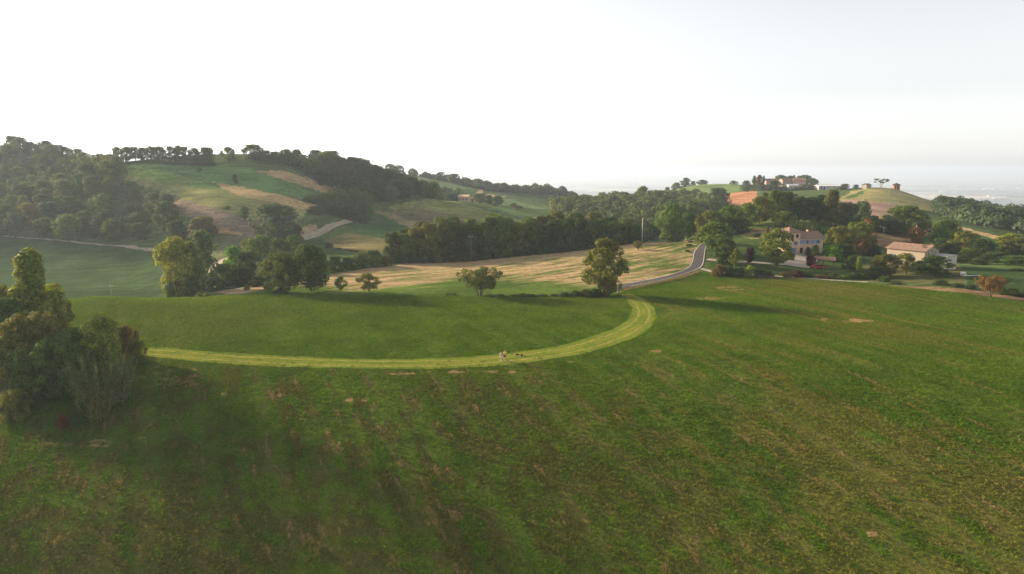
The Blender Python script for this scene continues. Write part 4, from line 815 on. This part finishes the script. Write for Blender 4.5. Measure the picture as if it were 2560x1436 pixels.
def window(parent, face, p, q, z, w, h, frame=None, shutters=None, pane=None, name='window', proud=.05):
    # face: 'y0' wall at y=p (outward -y), 'x0' wall at x=p (outward -x), 'x1' outward +x
    def bx(c0, c1, zz, d, ww, hh): # c0 outward offset, c1 along the wall
        if face == 'y0': return ((q + c1, p - c0, zz), (ww, d, hh))
        if face == 'x0': return ((p - c0, q + c1, zz), (d, ww, hh))
        return ((p + c0, q + c1, zz), (d, ww, hh))
    m = MB(); fw = .09
    for c1, zz, ww, hh in ((-w / 2 + fw / 2, z, fw, h), (w / 2 - fw / 2, z, fw, h), (0, z + h / 2 - fw / 2, w - 2 * fw, fw), (0, z - h / 2 + fw / 2, w - 2 * fw, fw)):
        c, d = bx(proud / 2, c1, zz, proud, ww, hh); m.box(c, d)
    wo_ = m.build(name, frame or M['offwhite'], parent)
    m = MB(); c, d = bx(.012, 0, z, .024, w - 2 * fw - .01, h - 2 * fw - .01); m.box(c, d); m.build('pane' if name == 'window' else 'leaf', pane or M['glass'], wo_)
    if shutters:
        for s in (-1, 1):
            m = MB(); c, d = bx(.05, s * (w / 2 + w * .26), z, .06, w * .48, h * 1.04); m.box(c, d); m.build('shutter', shutters, wo_)
    return wo_
def base_at(u, v, Y):
    p = spot(u, Y); return Vector((p.x, p.y, p.z))

# the villa
vp = base_at(1998, 634, 231); vz = math.radians(16)
V0 = empty('villa', vp, vz); tag(V0, 'stone villa with square tower, terracotta roofs and blue shutters', 'house')
m = MB(); tw, td, th_ = 4.4, 6.2, 7.3
m.box((-tw / 2, td / 2, th_ / 2 - .75), (tw, td, th_ + 1.5)); m.build('tower', M['stone'], V0)
m = MB(); gable_walls(m, .0, 9.6, .35, 6.6, 5.3, 1.75); m.build('wing', M['stone'], V0)
gable_roof(V0, .02, 9.6, .35, 6.6, 5.3, 1.75, .5, M['terracotta'])
m = MB(); o = .65; ap = (-tw / 2, td / 2, th_ + 1.55)
c4 = [(-tw - o, -o, th_ - .02), (o, -o, th_ - .02), (o, td + o, th_ - .02), (-tw - o, td + o, th_ - .02)]; c5 = [(x, y, z + .14) for x, y, z in c4]
m.add(c4 + c5 + [(ap[0], ap[1], ap[2] + .14)], [(3, 2, 1, 0), (0, 1, 5, 4), (1, 2, 6, 5), (2, 3, 7, 6), (3, 0, 4, 7), (4, 5, 8), (5, 6, 8), (6, 7, 8), (7, 4, 8)])
tr_ = m.build('tower_roof', M['terracotta'], V0); m = MB()
for c in c5: m.tube([c, (ap[0], ap[1], ap[2] + .17)], [.09, .09], 5)
m.build('hip_tiles', M['ridge'], tr_)
for x in (-3.2, -1.25): window(V0, 'y0', 0, x, 6.1, 1.25, 1.35, M['stone'], None, M['dark'])
for y in (1.6, 4.4): window(V0, 'x0', -tw, y, 6.1, 1.15, 1.35, M['stone'], None, M['dark'])
window(V0, 'y0', 0, -1.7, 3.7, .85, 1.3, M['offwhite'], M['blue'])
window(V0, 'x0', -tw, 3.1, 3.7, .8, 1.2, M['offwhite'], M['blue'])
window(V0, 'y0', 0, -2.3, 1.1, 1.9, 2.2, M['stone'], None, M['blue'], 'door')
m = MB(); m.tube([(-3.25 + 1.9 * (.5 - .5 * math.cos(a)), -.03, 2.2 + .55 * math.sin(a)) for a in np.linspace(0, math.pi, 9)], [.09] * 9, 5); m.build('door_arch', M['stone'], V0)
for x in (1.1, 3.2, 5.4, 7.6): window(V0, 'y0', .35, x, 3.95, .85, 1.35, M['offwhite'], M['blue'], M['blue'] if x in (1.1, 5.4) else None)
window(V0, 'y0', .35, 1.0, 1.05, 1.15, 2.1, M['wood'], None, M['dark'], 'door')
for x in (4.4, 7.2): window(V0, 'y0', .35, x, 1.3, .85, 1.2, M['offwhite'], M['blue'])
m = MB(); m.box((6.6, 4.7, 7.0), (.6, .6, 1.2)); ch = m.build('chimney', M['stone'], V0); m = MB(); m.box((6.6, 4.7, 7.68), (.8, .8, .12)); m.build('chimney_cap', M['ridge'], ch)
m = MB(); m.box((4.9, -.11, 5.02), (10.5, .12, .12)); m.build('gutter', M['steel'], V0)

# the farmhouse
fp = base_at(2262, 668, 208); F0 = empty('farmhouse', fp, math.radians(-58)); tag(F0, 'long cream farmhouse with terracotta gable roof and flat annex', 'house')
m = MB(); gable_walls(m, -6, 5.4, 0, 8.2, 6.1, 1.35); m.build('wall', M['cream'], F0); gable_roof(F0, -6, 5.4, 0, 8.2, 6.1, 1.35, .5, M['terracotta'])
for x in (-4.4, -2.6, 1.8): window(F0, 'y0', 0, x, 3.7, .8, 1.1, M['offwhite'], M['blue'])
window(F0, 'x1', 5.4, 3.9, 5.9, .9, .9, M['offwhite'])
for y in (2.2, 5.8):
    m = MB(); m.box((5.43, y, 4.6), (.06, .16, 2.4)); m.build('timber', M['wood'], F0)
m = MB(); m.box((7.9, 5.5, 1.5), (5.2, 6.0, 6.6)); an = m.build('annex', M['offwhite'], F0); m = MB(); m.box((7.9, 5.5, 4.92), (5.6, 6.4, .22)); m.build('annex_roof', M['concrete'], an)
m = MB(); m.tube([(10.56, 2.44, -1), (10.56, 2.44, 4.2)], [.06, .06], 6); m.build('drainpipe', M['whiteplastic'], an)
for x, y, h, s in ((3.0, 3.1, 7.0, .55), (3.9, 2.0, 6.5, .5), (4.6, 5.2, 7.2, .5)):
    m = MB(); m.box((x, y, h), (s, s, 1.3)); c = m.build('chimney', M['slate'], F0); m = MB(); m.box((x, y, h + .7), (s + .2, s + .2, .1)); m.build('chimney_cap', M['ridge'], c)

def simple_house(name, u, Y, rz, L, W, H, rh, wall, roof, label, nwin=3, group=None, p=None, dz=0):
    p = p or spot(u, Y); r = empty(name, (p.x, p.y, p.z + dz), math.radians(rz)); tag(r, label, 'house', group)
    m = MB(); gable_walls(m, -L / 2, L / 2, 0, W, H, rh); m.build('wall', wall, r); gable_roof(r, -L / 2, L / 2, 0, W, H, rh, .5, roof)
    for i in range(nwin):
        for z in ([H * .3, H * .72] if H > 4.6 else [H * .5]): window(r, 'y0', 0, -L / 2 + L * (i + .5) / nwin, z, 1.0, 1.2, M['offwhite'])
    return r
simple_house('village_house', 1928, 640, 10, 11, 7, 5, 1.6, M['pinkwall'], M['terracotta'], 'small orange-roofed house at the village end near the dark conifers', 3, dz=1.5)
simple_house('village_house', 1905, 628, 20, 6, 6, 4, 1.4, M['cream'], M['terracotta'], 'tiny cream house half hidden among the village trees', 1)
simple_house('village_house', 1972, 645, 8, 13, 7, 5.6, 1.5, M['cream'], M['terracotta'], 'long cream village house with salmon roof behind the white shed', 4, dz=1.5)
simple_house('village_house', 1998, 642, -12, 11, 8, 6.2, 1.6, M['pinkwall'], M['terracotta'], 'rose walled village house with rows of windows', 4, dz=1.5)
simple_house('white_shed', 1984, 612, 12, 10, 6, 3.4, 1.0, M['offwhite'], M['whiteplastic'], 'plain white shed below the long salmon-roofed house', 2)
w_ = simple_house('warehouse', 2070, 606, 6, 17, 9, 3.2, .9, M['offwhite'], M['whiteplastic'], 'long low white warehouse between village and bare hill', 3)
m = MB(); m.box((-6.5, -.05, 1.4), (2.2, .1, 2.8)); m.build('loading_door', M['blue'], w_); m = MB(); m.box((-3.5, -.05, 1.2), (1.2, .1, 2.4)); m.build('door', M['dark'], w_)
simple_house('pink_farmhouse', 1158, 524, -18, 8, 6, 4.4, 1.3, M['pinkwall'], M['stone'], 'pinkish farmhouse tucked into trees on the far slope', 3)
simple_house('pink_barn', 1174, 530, -18, 10, 7, 4.0, 1.6, M['pinkwall'], M['slate'], 'brownish barn behind the pinkish farmhouse', 2)
simple_house('hill_house', 128, 492, 25, 13, 9, 8, 1.8, M['cream'], M['slate'], 'hazy house on the skyline behind the thick wood', 3)
simple_house('hidden_house', 2314, 292, -20, 6, 5, 4.2, 1.3, M['pinkwall'], M['terracotta'], 'brick coloured house mostly hidden behind the huge round tree', 2)
simple_house('hill_hut', 2172, 556, 30, 6, 4, 2.6, 1.0, M['cream'], M['terracotta'], 'small pale hut on the bare hill near the flat-topped pine', 1)
# brick pavilion
pp = spot(2240, 562); P0 = empty('pavilion', pp); tag(P0, 'round red brick pavilion with dark pointed roof on the bare hill', 'pavilion')
def ring(r, z, n=8): return [(r * math.cos(2 * math.pi * (k + .5) / n), r * math.sin(2 * math.pi * (k + .5) / n), z) for k in range(n)]
m = MB(); m.add(ring(2.7, -1) + ring(2.7, 3.6), [tuple(range(8, 16))] + [(k, (k + 1) % 8, 8 + (k + 1) % 8, 8 + k) for k in range(8)]); m.build('wall', M['redbrick'], P0)
m = MB(); m.add(ring(3.4, 3.55) + ring(3.4, 3.75) + [(0, 0, 5.3)], [tuple(range(7, -1, -1))] + [(k, (k + 1) % 8, 8 + (k + 1) % 8, 8 + k) for k in range(8)] + [(8 + k, 8 + (k + 1) % 8, 16) for k in range(8)]); rf = m.build('roof', M['slate'], P0)
m = MB(); m.tube([(0, 0, 5.25), (0, 0, 5.9)], [.1, .03], 5); m.build('finial', M['slate'], rf)
for k in (4, 5, 6):
    a = 2 * math.pi * (k + 1) / 8; m = MB(); m.box((2.52 * math.cos(a), 2.52 * math.sin(a), 1.5), (.1, .9, 2.6), a); m.build('doorway', M['dark'], P0)

# carport with a red car
kp = spot(2058, 212); K0 = empty('carport', kp, math.radians(-22)); tag(K0, 'open wooden carport with brown pitched roof', 'carport')
for x in (-3, 0, 3):
    for y in (0, 4.2): m = MB(); m.box((x, y, 1.0), (.18, .18, 2.6)); m.build('post', M['wood'], K0)
m = MB(); quad_slab(m, (-3.5, -.5, 2.2), (3.5, -.5, 2.2), (3.5, 2.1, 3.1), (-3.5, 2.1, 3.1), .1); quad_slab(m, (-3.5, 4.7, 2.2), (3.5, 4.7, 2.2), (3.5, 2.1, 3.1), (-3.5, 2.1, 3.1), .1); m.build('roof', M['brownroof'], K0)
m = MB(); m.box((0, 0, 2.28), (6.4, .16, .16)); m.box((0, 4.2, 2.28), (6.4, .16, .16)); m.build('beam', M['wood'], K0)
cp_ = spot(2046, 209.5); CA = empty('parked_car', cp_, math.radians(-8)); tag(CA, 'red car parked under the edge of the wooden carport', 'car')
m = MB(); prof_ = [(-2.0, .35), (2.0, .35), (2.05, .75), (1.2, .9), (.6, 1.38), (-.9, 1.42), (-1.7, .95), (-2.05, .85)]; n = len(prof_)
m.add([(x, -.82, z) for x, z in prof_] + [(x, .82, z) for x, z in prof_], [tuple(range(n)), tuple(range(2 * n - 1, n - 1, -1))] + [(k, n + k, n + (k + 1) % n, (k + 1) % n) for k in range(n)]); m.build('body', M['redcar'], CA)
m = MB(); m.add([(1.05, -.84, .95), (.55, -.84, 1.32), (-.85, -.84, 1.34), (-1.4, -.84, .98)], [(0, 1, 2, 3)]); m.build('side_window', M['glass'], CA)
for x in (-1.25, 1.25):
    for y in (-.74, .74):
        m = MB(); m.tube([(x, y - .1, .32), (x, y + .1, .32)], [.32, .32], 12); wh = m.build('wheel', M['rubber'], CA); m = MB(); m.tube([(x, y - .12, .32), (x, y + .12, .32)], [.18, .18], 10); m.build('rim', M['steel'], wh)
# white garden bench and slab
bp_ = spot(2408, 189); BN = empty('garden_bench', bp_, math.radians(-6), (.9, .9, .9)); tag(BN, 'white garden bench on the shaded lawn', 'bench')
m = MB(); m.box((0, 0, .45), (1.6, .5, .08)); m.build('seat', M['whiteplastic'], BN); m = MB(); m.box((0, .25, .8), (1.6, .08, .5)); m.build('backrest', M['whiteplastic'], BN)
for x in (-.7, .7): m = MB(); m.box((x, 0, .2), (.1, .45, .44)); m.build('leg', M['whiteplastic'], BN)
sp_ = spot(2424, 187.5); SL = empty('stone_edging', sp_, math.radians(-6), (.8, .6, .6)); tag(SL, 'low white stone edging in front of the garden bench', 'edging')
for i in range(6): m = MB(); m.box((-1.9 + i * .95, 0, .1), (.9, .4, .36)); m.build('stone', M['whiteplastic'], SL)

# ------------------------------------------------------------------ poles, posts, pylon, fences
def power_pole(u, Y, vtop, label, arm=True, r=.14, mat='pole'):
    p = spot(u, Y); H = z_of(vtop, p.x, Y) - p.z; o = empty('power_pole', p); tag(o, label, 'pole')
    m = MB(); m.tube([(0, 0, -.5), (0, 0, H * .5), (0, 0, H)], [r, r * .85, r * .65], 10); m.build('post', M[mat], o, True)
    if arm:
        m = MB(); m.box((0, -.02, H - .7), (1.5, .1, .12)); cr = m.build('crossarm', M['steel'], o)
        for x in (-.65, 0, .65): m = MB(); m.tube([(x, -.02, H - .64), (x, -.02, H - .35)], [.05, .07], 6); m.build('insulator', M['whiteplastic'], cr)
    return o
power_pole(1178, 238, 588, 'brown wooden power pole at the far edge of the stubble field', True, .15, 'wood')
power_pole(1605, 263, 545, 'pale bare concrete pole at the end of the tree belt', False, .2)
power_pole(279, 224, 711, 'thin white pole in the dark crop field beyond the crest', True, .09)
power_pole(551, 405, 358, 'faint thin mast on the hilltop beside the single round tree', True, .12, 'steel')
power_pole(2157, 455, 492, 'short pale pole on the pink ploughed slope', False, .12)
power_pole(2208, 282, 566, 'thin pole with crossarm above the brown bare slope', True, .1, 'steel')
lp = spot(1522, 165.5); m = MB(); m.tube([(-.3, 0, -.2), (-1.3, .1, 2.0)], [.07, .06], 6); lo = m.build('leaning_post', M['pole']); lo.location = lp; tag(lo, 'pale post leaning against the lone tree', 'post')
gp = spot(1547, 171); GP = empty('gate_pillar', gp); tag(GP, 'squat grey concrete gate pillar at the road end', 'pillar')
m = MB(); m.box((0, 0, .5), (.62, .5, 1.5)); m.build('shaft', M['concrete'], GP); m = MB(); m.box((0, 0, 1.3), (.74, .62, .12)); m.build('cap', M['concrete'], GP)
lp2 = spot(1797, 199); LB = empty('letter_box', lp2); tag(LB, 'small white box on the lane beside the first shrub', 'box')
m = MB(); m.box((0, 0, .45), (.75, .55, 1.0)); m.build('body', M['offwhite'], LB); m = MB(); m.box((0, 0, 1.0), (.85, .65, .08)); m.build('lid', M['concrete'], LB)

py = spot(2226, 455); PY = empty('lattice_pylon', py, .5); tag(PY, 'slender lattice power pylon before the bare pavilion hill', 'pylon')
PH = z_of(470, py.x, 455) - py.z; m = MB(); lv = [(1.4, 0), (1.15, .22), (.95, .42), (.85, .6), (.6, .76), (.42, .9), (.3, 1)]
for sx, sy in ((1, 1), (1, -1), (-1, 1), (-1, -1)):
    l_ = MB(); l_.tube([(sx * w, sy * w, PH * f) for w, f in lv], [.075] * len(lv), 4); l_.build('leg', M['pylon'], PY)
for (w0, f0), (w1, f1) in zip(lv, lv[1:]):
    c0 = [(w0, w0), (w0, -w0), (-w0, -w0), (-w0, w0)]; c1 = [(w1, w1), (w1, -w1), (-w1, -w1), (-w1, w1)]
    for k in range(4):
        a, b = c0[k], c1[(k + 1) % 4]; m.tube([(*a, PH * f0), (*b, PH * f1)], [.04, .04], 4); a, b = c0[(k + 1) % 4], c1[k]; m.tube([(*a, PH * f0), (*b, PH * f1)], [.04, .04], 4)
m.build('bracing', M['pylon'], PY)
for f, w in ((.82, 3.0), (.93, 2.4)): m = MB(); m.tube([(-w, 0, PH * f), (0, 0, PH * f + .4), (w, 0, PH * f)], [.05, .1, .05], 4); m.build('crossarm', M['pylon'], PY)

def fence(pts, spacing, h, label, r=.05, y0=150, y1=260, mat='wood'):
    C = smooth_line(flat2(hits(pts, y0, y1)), 200); L = 0; last = -9; o = empty('fence', (C[0].x, C[0].y, float(surf(C[0].x, C[0].y)[0]))); tag(o, label, 'fence'); tops = []
    base = o.location.copy()
    pm = MB(); pm.tube([(0, 0, -.3), (0, 0, h)], [r, r * .9], 5); me = bpy.data.meshes.new('post'); me.from_pydata(pm.v, [], pm.f); me.update(); me.materials.append(M[mat])
    for i, c in enumerate(C):
        if i: L += (C[i] - C[i - 1]).length
        if L - last >= spacing:
            last = L; z = float(surf(c.x, c.y)[0]); q = link('post', me, o); q.location = Vector((c.x, c.y, z)) - base; q.rotation_euler = (random.uniform(-.06, .06), random.uniform(-.06, .06), 0); q.scale = (1, 1, random.uniform(.88, 1.1)); tops.append(q.location.copy())
    for k, f in enumerate((.5, .9)):
        w = MB(); w.tube([t + Vector((0, 0, h * f)) for t in tops], [.012] * len(tops), 3); w.build('wire', M['steel'], o)
    return o
fence([(1578, 722), (1620, 713), (1660, 706), (1700, 694), (1726, 686)], .95, .95, 'short wooden post fence along the asphalt road', .06)
fence([(1766, 682), (1800, 688), (1900, 697), (2020, 704), (2120, 711), (2165, 713)], 1.9, 1.0, 'long thin wire fence between meadow and villa lane', .045)
# dry verge grass beside the road fence
vg = []
gv = np.random.default_rng(9); Cn = smooth_line(flat2(hits([(1560, 727), (1620, 714), (1700, 696), (1745, 680)], 150, 260)), 120)
for c in Cn:
    for j in range(16): vg.append((c.x + gv.normal(0, .35), c.y + gv.normal(-.2, .35)))
xs = np.array(vg)[:, 0]; ys = np.array(vg)[:, 1]; zs = surf(xs, ys); n = len(xs); hh = gv.uniform(.3, .75, n); an_ = gv.uniform(0, 6.28, n)
dx, dy = .05 * np.cos(an_), .05 * np.sin(an_); tx, ty = gv.normal(0, .12, n), gv.normal(0, .12, n)
Vv = np.stack([np.stack([xs - dx, ys - dy, zs], 1), np.stack([xs + dx, ys + dy, zs], 1), np.stack([xs + tx, ys + ty, zs + hh], 1)], 1).reshape(-1, 3)
M['drygrass'] = plain_mat('dry_grass', (.32, .23, .10), .95, .3, 2.0)
tag(link('verge_grass', mesh_np('verge_grass', Vv, np.arange(len(Vv)).reshape(-1, 3), M['drygrass'])), 'dry golden grass along the road fence', 'grass', kind='stuff')

# ------------------------------------------------------------------ buildings out on the plain
gb = np.random.default_rng(5)
def shed_mesh(L, W, H, wall, roof):
    m = MB(); gable_walls(m, -L / 2, L / 2, -W / 2, W / 2, H, W * .16); me = bpy.data.meshes.new('wall'); me.from_pydata(m.v, [], m.f); me.update(); me.materials.append(wall)
    r = MB(); s = .32; o = .8; Hh = H + W * .16
    quad_slab(r, (-L / 2 - o, -W / 2 - o, H - s * o + .1), (L / 2 + o, -W / 2 - o, H - s * o + .1), (L / 2 + o, 0, Hh + .1), (-L / 2 - o, 0, Hh + .1), .4)
    quad_slab(r, (-L / 2 - o, W / 2 + o, H - s * o + .1), (L / 2 + o, W / 2 + o, H - s * o + .1), (L / 2 + o, 0, Hh + .1), (-L / 2 - o, 0, Hh + .1), .4)
    rm = bpy.data.meshes.new('roof'); rm.from_pydata(r.v, [], r.f); rm.update(); rm.materials.append(roof); return me, rm
SH = [shed_mesh(46, 24, 9, M['offwhite'], M['whiteplastic']), shed_mesh(16, 11, 7, M['cream'], M['terracotta']), shed_mesh(70, 30, 10, M['offwhite'], M['concrete']), shed_mesh(20, 12, 9, M['offwhite'], M['terracotta'])]
def plain_building(u, v, k, sc=1.):
    d = ray(u, v); Y = (CAM_Z - PLAIN_Z) / -d[2]; p = (d[0] * Y, Y, float(ground(d[0] * Y, Y)[0]))
    o = empty('plain_building', p, gb.uniform(-.6, .6), (sc,) * 3); tag(o, 'tiny pale building far out on the hazy plain', 'building', 'pale buildings on the plain'); link('wall', SH[k][0], o); link('roof', SH[k][1], o)
for u, v, k in ((1470, 455, 0), (1462, 448, 0), (1568, 440, 2), (1600, 462, 0), (1040, 440, 2), (1150, 436, 0), (1290, 452, 0), (1660, 440, 0), (1340, 447, 1), (1405, 462, 2), (1520, 448, 0), (1740, 436, 0)): plain_building(u, v, k)
for i in range(74): plain_building(2120 + 470 * gb.uniform(0, 1) ** .8, gb.uniform(448, 500), int(gb.choice([0, 0, 1, 1, 2, 3])), gb.uniform(.8, 1.6))

# ------------------------------------------------------------------ the two people on the mown path
M['skin'] = plain_mat('skin', (.50, .28, .19), .6, .06); M['hair'] = plain_mat('hair', (.035, .02, .013), .7, .2)
M['yellow'] = plain_mat('yellow_shirt', (.78, .66, .10), .85, .08, 4.0); M['black'] = plain_mat('black_shorts', (.02, .02, .022), .85, .1); M['white_cloth'] = plain_mat('pale_cloth', (.70, .66, .60), .85, .08, 4.0)
M['beige'] = plain_mat('beige_top', (.52, .42, .34), .85, .1, 4.0); M['shoe'] = plain_mat('shoes', (.6, .58, .55), .7, .1)
def skinned(name, joints, edges, mat, parent, root=0, sub=2):
    me = bpy.data.meshes.new(name); me.from_pydata([j[0] for j in joints], edges, []); me.update(); o = link(name, me, parent)
    sk = o.modifiers.new('skin', 'SKIN'); sk.use_smooth_shade = True; sv = me.skin_vertices[0].data if me.skin_vertices else None
    if sv is None:
        import bmesh as bmm
        b_ = bmm.new(); b_.from_mesh(me); b_.verts.layers.skin.verify(); b_.to_mesh(me); b_.free(); sv = me.skin_vertices[0].data
    for i, (p, r) in enumerate(joints): sv[i].radius = (r, r) if not isinstance(r, tuple) else r; sv[i].use_root = (i == root)
    ss = o.modifiers.new('smooth', 'SUBSURF'); ss.levels = sub; ss.render_levels = sub; me.materials.append(mat); return o
def person(u, v, Hgt, rz, label, top, bottom, arms, hairlong, dress=False):
    p = hit(u, v, 90, 140); s = Hgt / 1.76; r = empty('person', (p.x, p.y, float(surf(p.x, p.y)[0]) + .05), rz, (s, s, s)); tag(r, label, 'person')
    J = [((0, 0, .95), (.145, .10)), ((0, 0, 1.12), (.125, .09)), ((0, 0, 1.36), (.155, .10)), ((0, 0, 1.48), (.07, .07)), ((0, -.01, 1.54), (.055, .06)), ((0, -.015, 1.60), (.072, .085)), ((0, -.01, 1.68), (.078, .095)), ((0, 0, 1.755), (.045, .055))]
    E = [(i, i + 1) for i in range(7)]
    for sx in (-1, 1):
        b = len(J); J += [((sx * .095, 0, .88), .092), ((sx * .105, -.02, .5), .06), ((sx * .11, .01, .30), .055), ((sx * .115, .02, .09), .036), ((sx * .12, -.02, .045), .038), ((sx * .125, -.15, .03), .03)]
        E += [(0, b), (b, b + 1), (b + 1, b + 2), (b + 2, b + 3), (b + 3, b + 4), (b + 4, b + 5)]
        el, wr, hd = arms[sx]; b = len(J); J += [((sx * .19, 0, 1.40), .055), (el, .042), (wr, .03), (hd, .034)]; E += [(2, b), (b, b + 1), (b + 1, b + 2), (b + 2, b + 3)]
    skinned('body', J, E, M['skin'], r)
    for sx in (-1, 1):                                         # five separate fingers, curled round the small thing held
        el, wr, hd = (Vector(q) for q in arms[sx]); d = (hd - wr).normalized(); sd = d.cross(Vector((0, 0, 1))).normalized(); up = sd.cross(d)
        for k in range(5):
            f0 = hd + sd * (.028 - .016 * min(k, 3)) * 1.1; L = (.075, .085, .08, .065, .05)[k]
            if k == 4: f0 = wr.lerp(hd, .55) + up * .02; f1 = f0 + (d * .5 + up).normalized() * L * .6; f2 = f1 + d * L * .5
            else: f1 = f0 + d * L * .6; f2 = f1 + (d * .5 - up).normalized() * L * .5
            m = MB(); m.tube([f0, f1, f2], [.010, .009, .007], 5); m.build('finger', M['skin'], r, True)
    tj = [((0, 0, 1.0), (.165, .12)), ((0, 0, 1.14), (.148, .112)), ((0, 0, 1.37), (.175, .12)), ((0, 0, 1.45), (.09, .085))]; te = [(0, 1), (1, 2), (2, 3)]
    for sx in (-1, 1):
        el = Vector(arms[sx][0]); sh = Vector((sx * .2, 0, 1.40)); b = len(tj); tj += [(tuple(sh), .078), (tuple(sh.lerp(el, .75)), .068)]; te += [(2, b), (b, b + 1)]
    skinned('shirt', tj, te, top, r)
    sj = [((0, 0, .98), (.168, .122))]; se = []
    for sx in (-1, 1): b = len(sj); sj += [((sx * .10, 0, .86), .112), ((sx * .108, -.012, .56), .098)]; se += [(0, b), (b, b + 1)]
    skinned('shorts', sj, se, bottom, r)
    hj = [((0, .02, 1.69), (.084, .10)), ((0, .02, 1.765), (.06, .075))] + ([((0, .08, 1.58), .06), ((0, .09, 1.44), .045)] if hairlong else [])
    skinned('hair', hj, [(0, 1)] + ([(0, 2), (2, 3)] if hairlong else []), M['hair'], r)
    fm = MB()
    for sx in (-1, 1): fm.box((sx * .032, -.105, 1.635), (.026, .012, .012))
    fm.build('eyes', M['dark'], r); fm = MB(); fm.add([(-.014, -.098, 1.60), (.014, -.098, 1.60), (0, -.125, 1.603), (0, -.1, 1.64)], [(0, 1, 2), (1, 3, 2), (3, 0, 2), (0, 3, 1)]); fm.build('nose', M['skin'], r)
    fm = MB(); fm.box((0, -.099, 1.573), (.045, .01, .01)); fm.build('mouth', plain_mat('lips', (.32, .10, .08), .6, .05), r)
    for sx in (-1, 1):
        fm = MB(); fm.box((sx * .085, .005, 1.632), (.02, .035, .055)); fm.build('ear', M['skin'], r)
        skinned('shoe', [((sx * .115, .04, .055), .048), ((sx * .12, -.06, .045), .046), ((sx * .126, -.17, .035), .036)], [(0, 1), (1, 2)], M['shoe'], r)
    return r
person(1262, 903, 1.78, math.radians(12), 'standing person in yellow shirt and black shorts, hands raised to the chest', M['yellow'], M['black'],
       {-1: ((-.27, -.06, 1.15), (-.10, -.27, 1.24), (-.07, -.33, 1.27)), 1: ((.27, -.06, 1.15), (.10, -.27, 1.24), (.07, -.33, 1.27))}, False)
person(1252, 903, 1.60, math.radians(35), 'shorter standing person in beige top and white shorts beside the yellow shirt', M['beige'], M['white_cloth'],
       {-1: ((-.28, .03, 1.14), (-.20, -.14, 1.02), (-.17, -.2, 1.0)), 1: ((.27, -.02, 1.14), (.16, -.22, 1.10), (.12, -.28, 1.12))}, True)
rp = hit(1262, 903, 90, 140)
for i, (u, v) in enumerate(((1294, 890), (1305, 891))):
    q = hit(u, v, 90, 150); m = MB(); m.tube([(-.3, 0, .05), (-.2, .05, .16), (.1, .02, .18), (.32, 0, .06)], [.03, .14, .13, .03], 8); b = m.build('dark_bundle', M['black'], None, True); b.location = (q.x, q.y, float(surf(q.x, q.y)[0]) + .08); b.rotation_euler = (0, 0, i * 1.1)  # small dark bundle of unidentified kind
    tag(b, ['dark bundle on the grass nearer to the two people', 'dark bundle on the grass farther from the two people'][i], 'bag')

# ------------------------------------------------------------------ the air
hz = MB(); Z0, Z1 = PLAIN_Z - 1.5, 82.0
hz.box((0, 30000, (Z0 + Z1) / 2), (140000, 62000, Z1 - Z0))
ho = hz.build('haze', None); tag(ho, 'pale summer haze filling the air over hills and plain', 'haze', kind='stuff')
hm = bpy.data.materials.new('haze_air'); hm.use_nodes = True; hm.node_tree.nodes.clear(); t = NT(hm.node_tree)
out = t.n('ShaderNodeOutputMaterial'); pv = t.n('ShaderNodeVolumePrincipled')
pv.inputs['Color'].default_value = (.66, .78, .97, 1); pv.inputs['Density'].default_value = HAZE; pv.inputs['Anisotropy'].default_value = .25
t.l(pv.outputs[0], out.inputs['Volume']); ho.data.materials.append(hm)
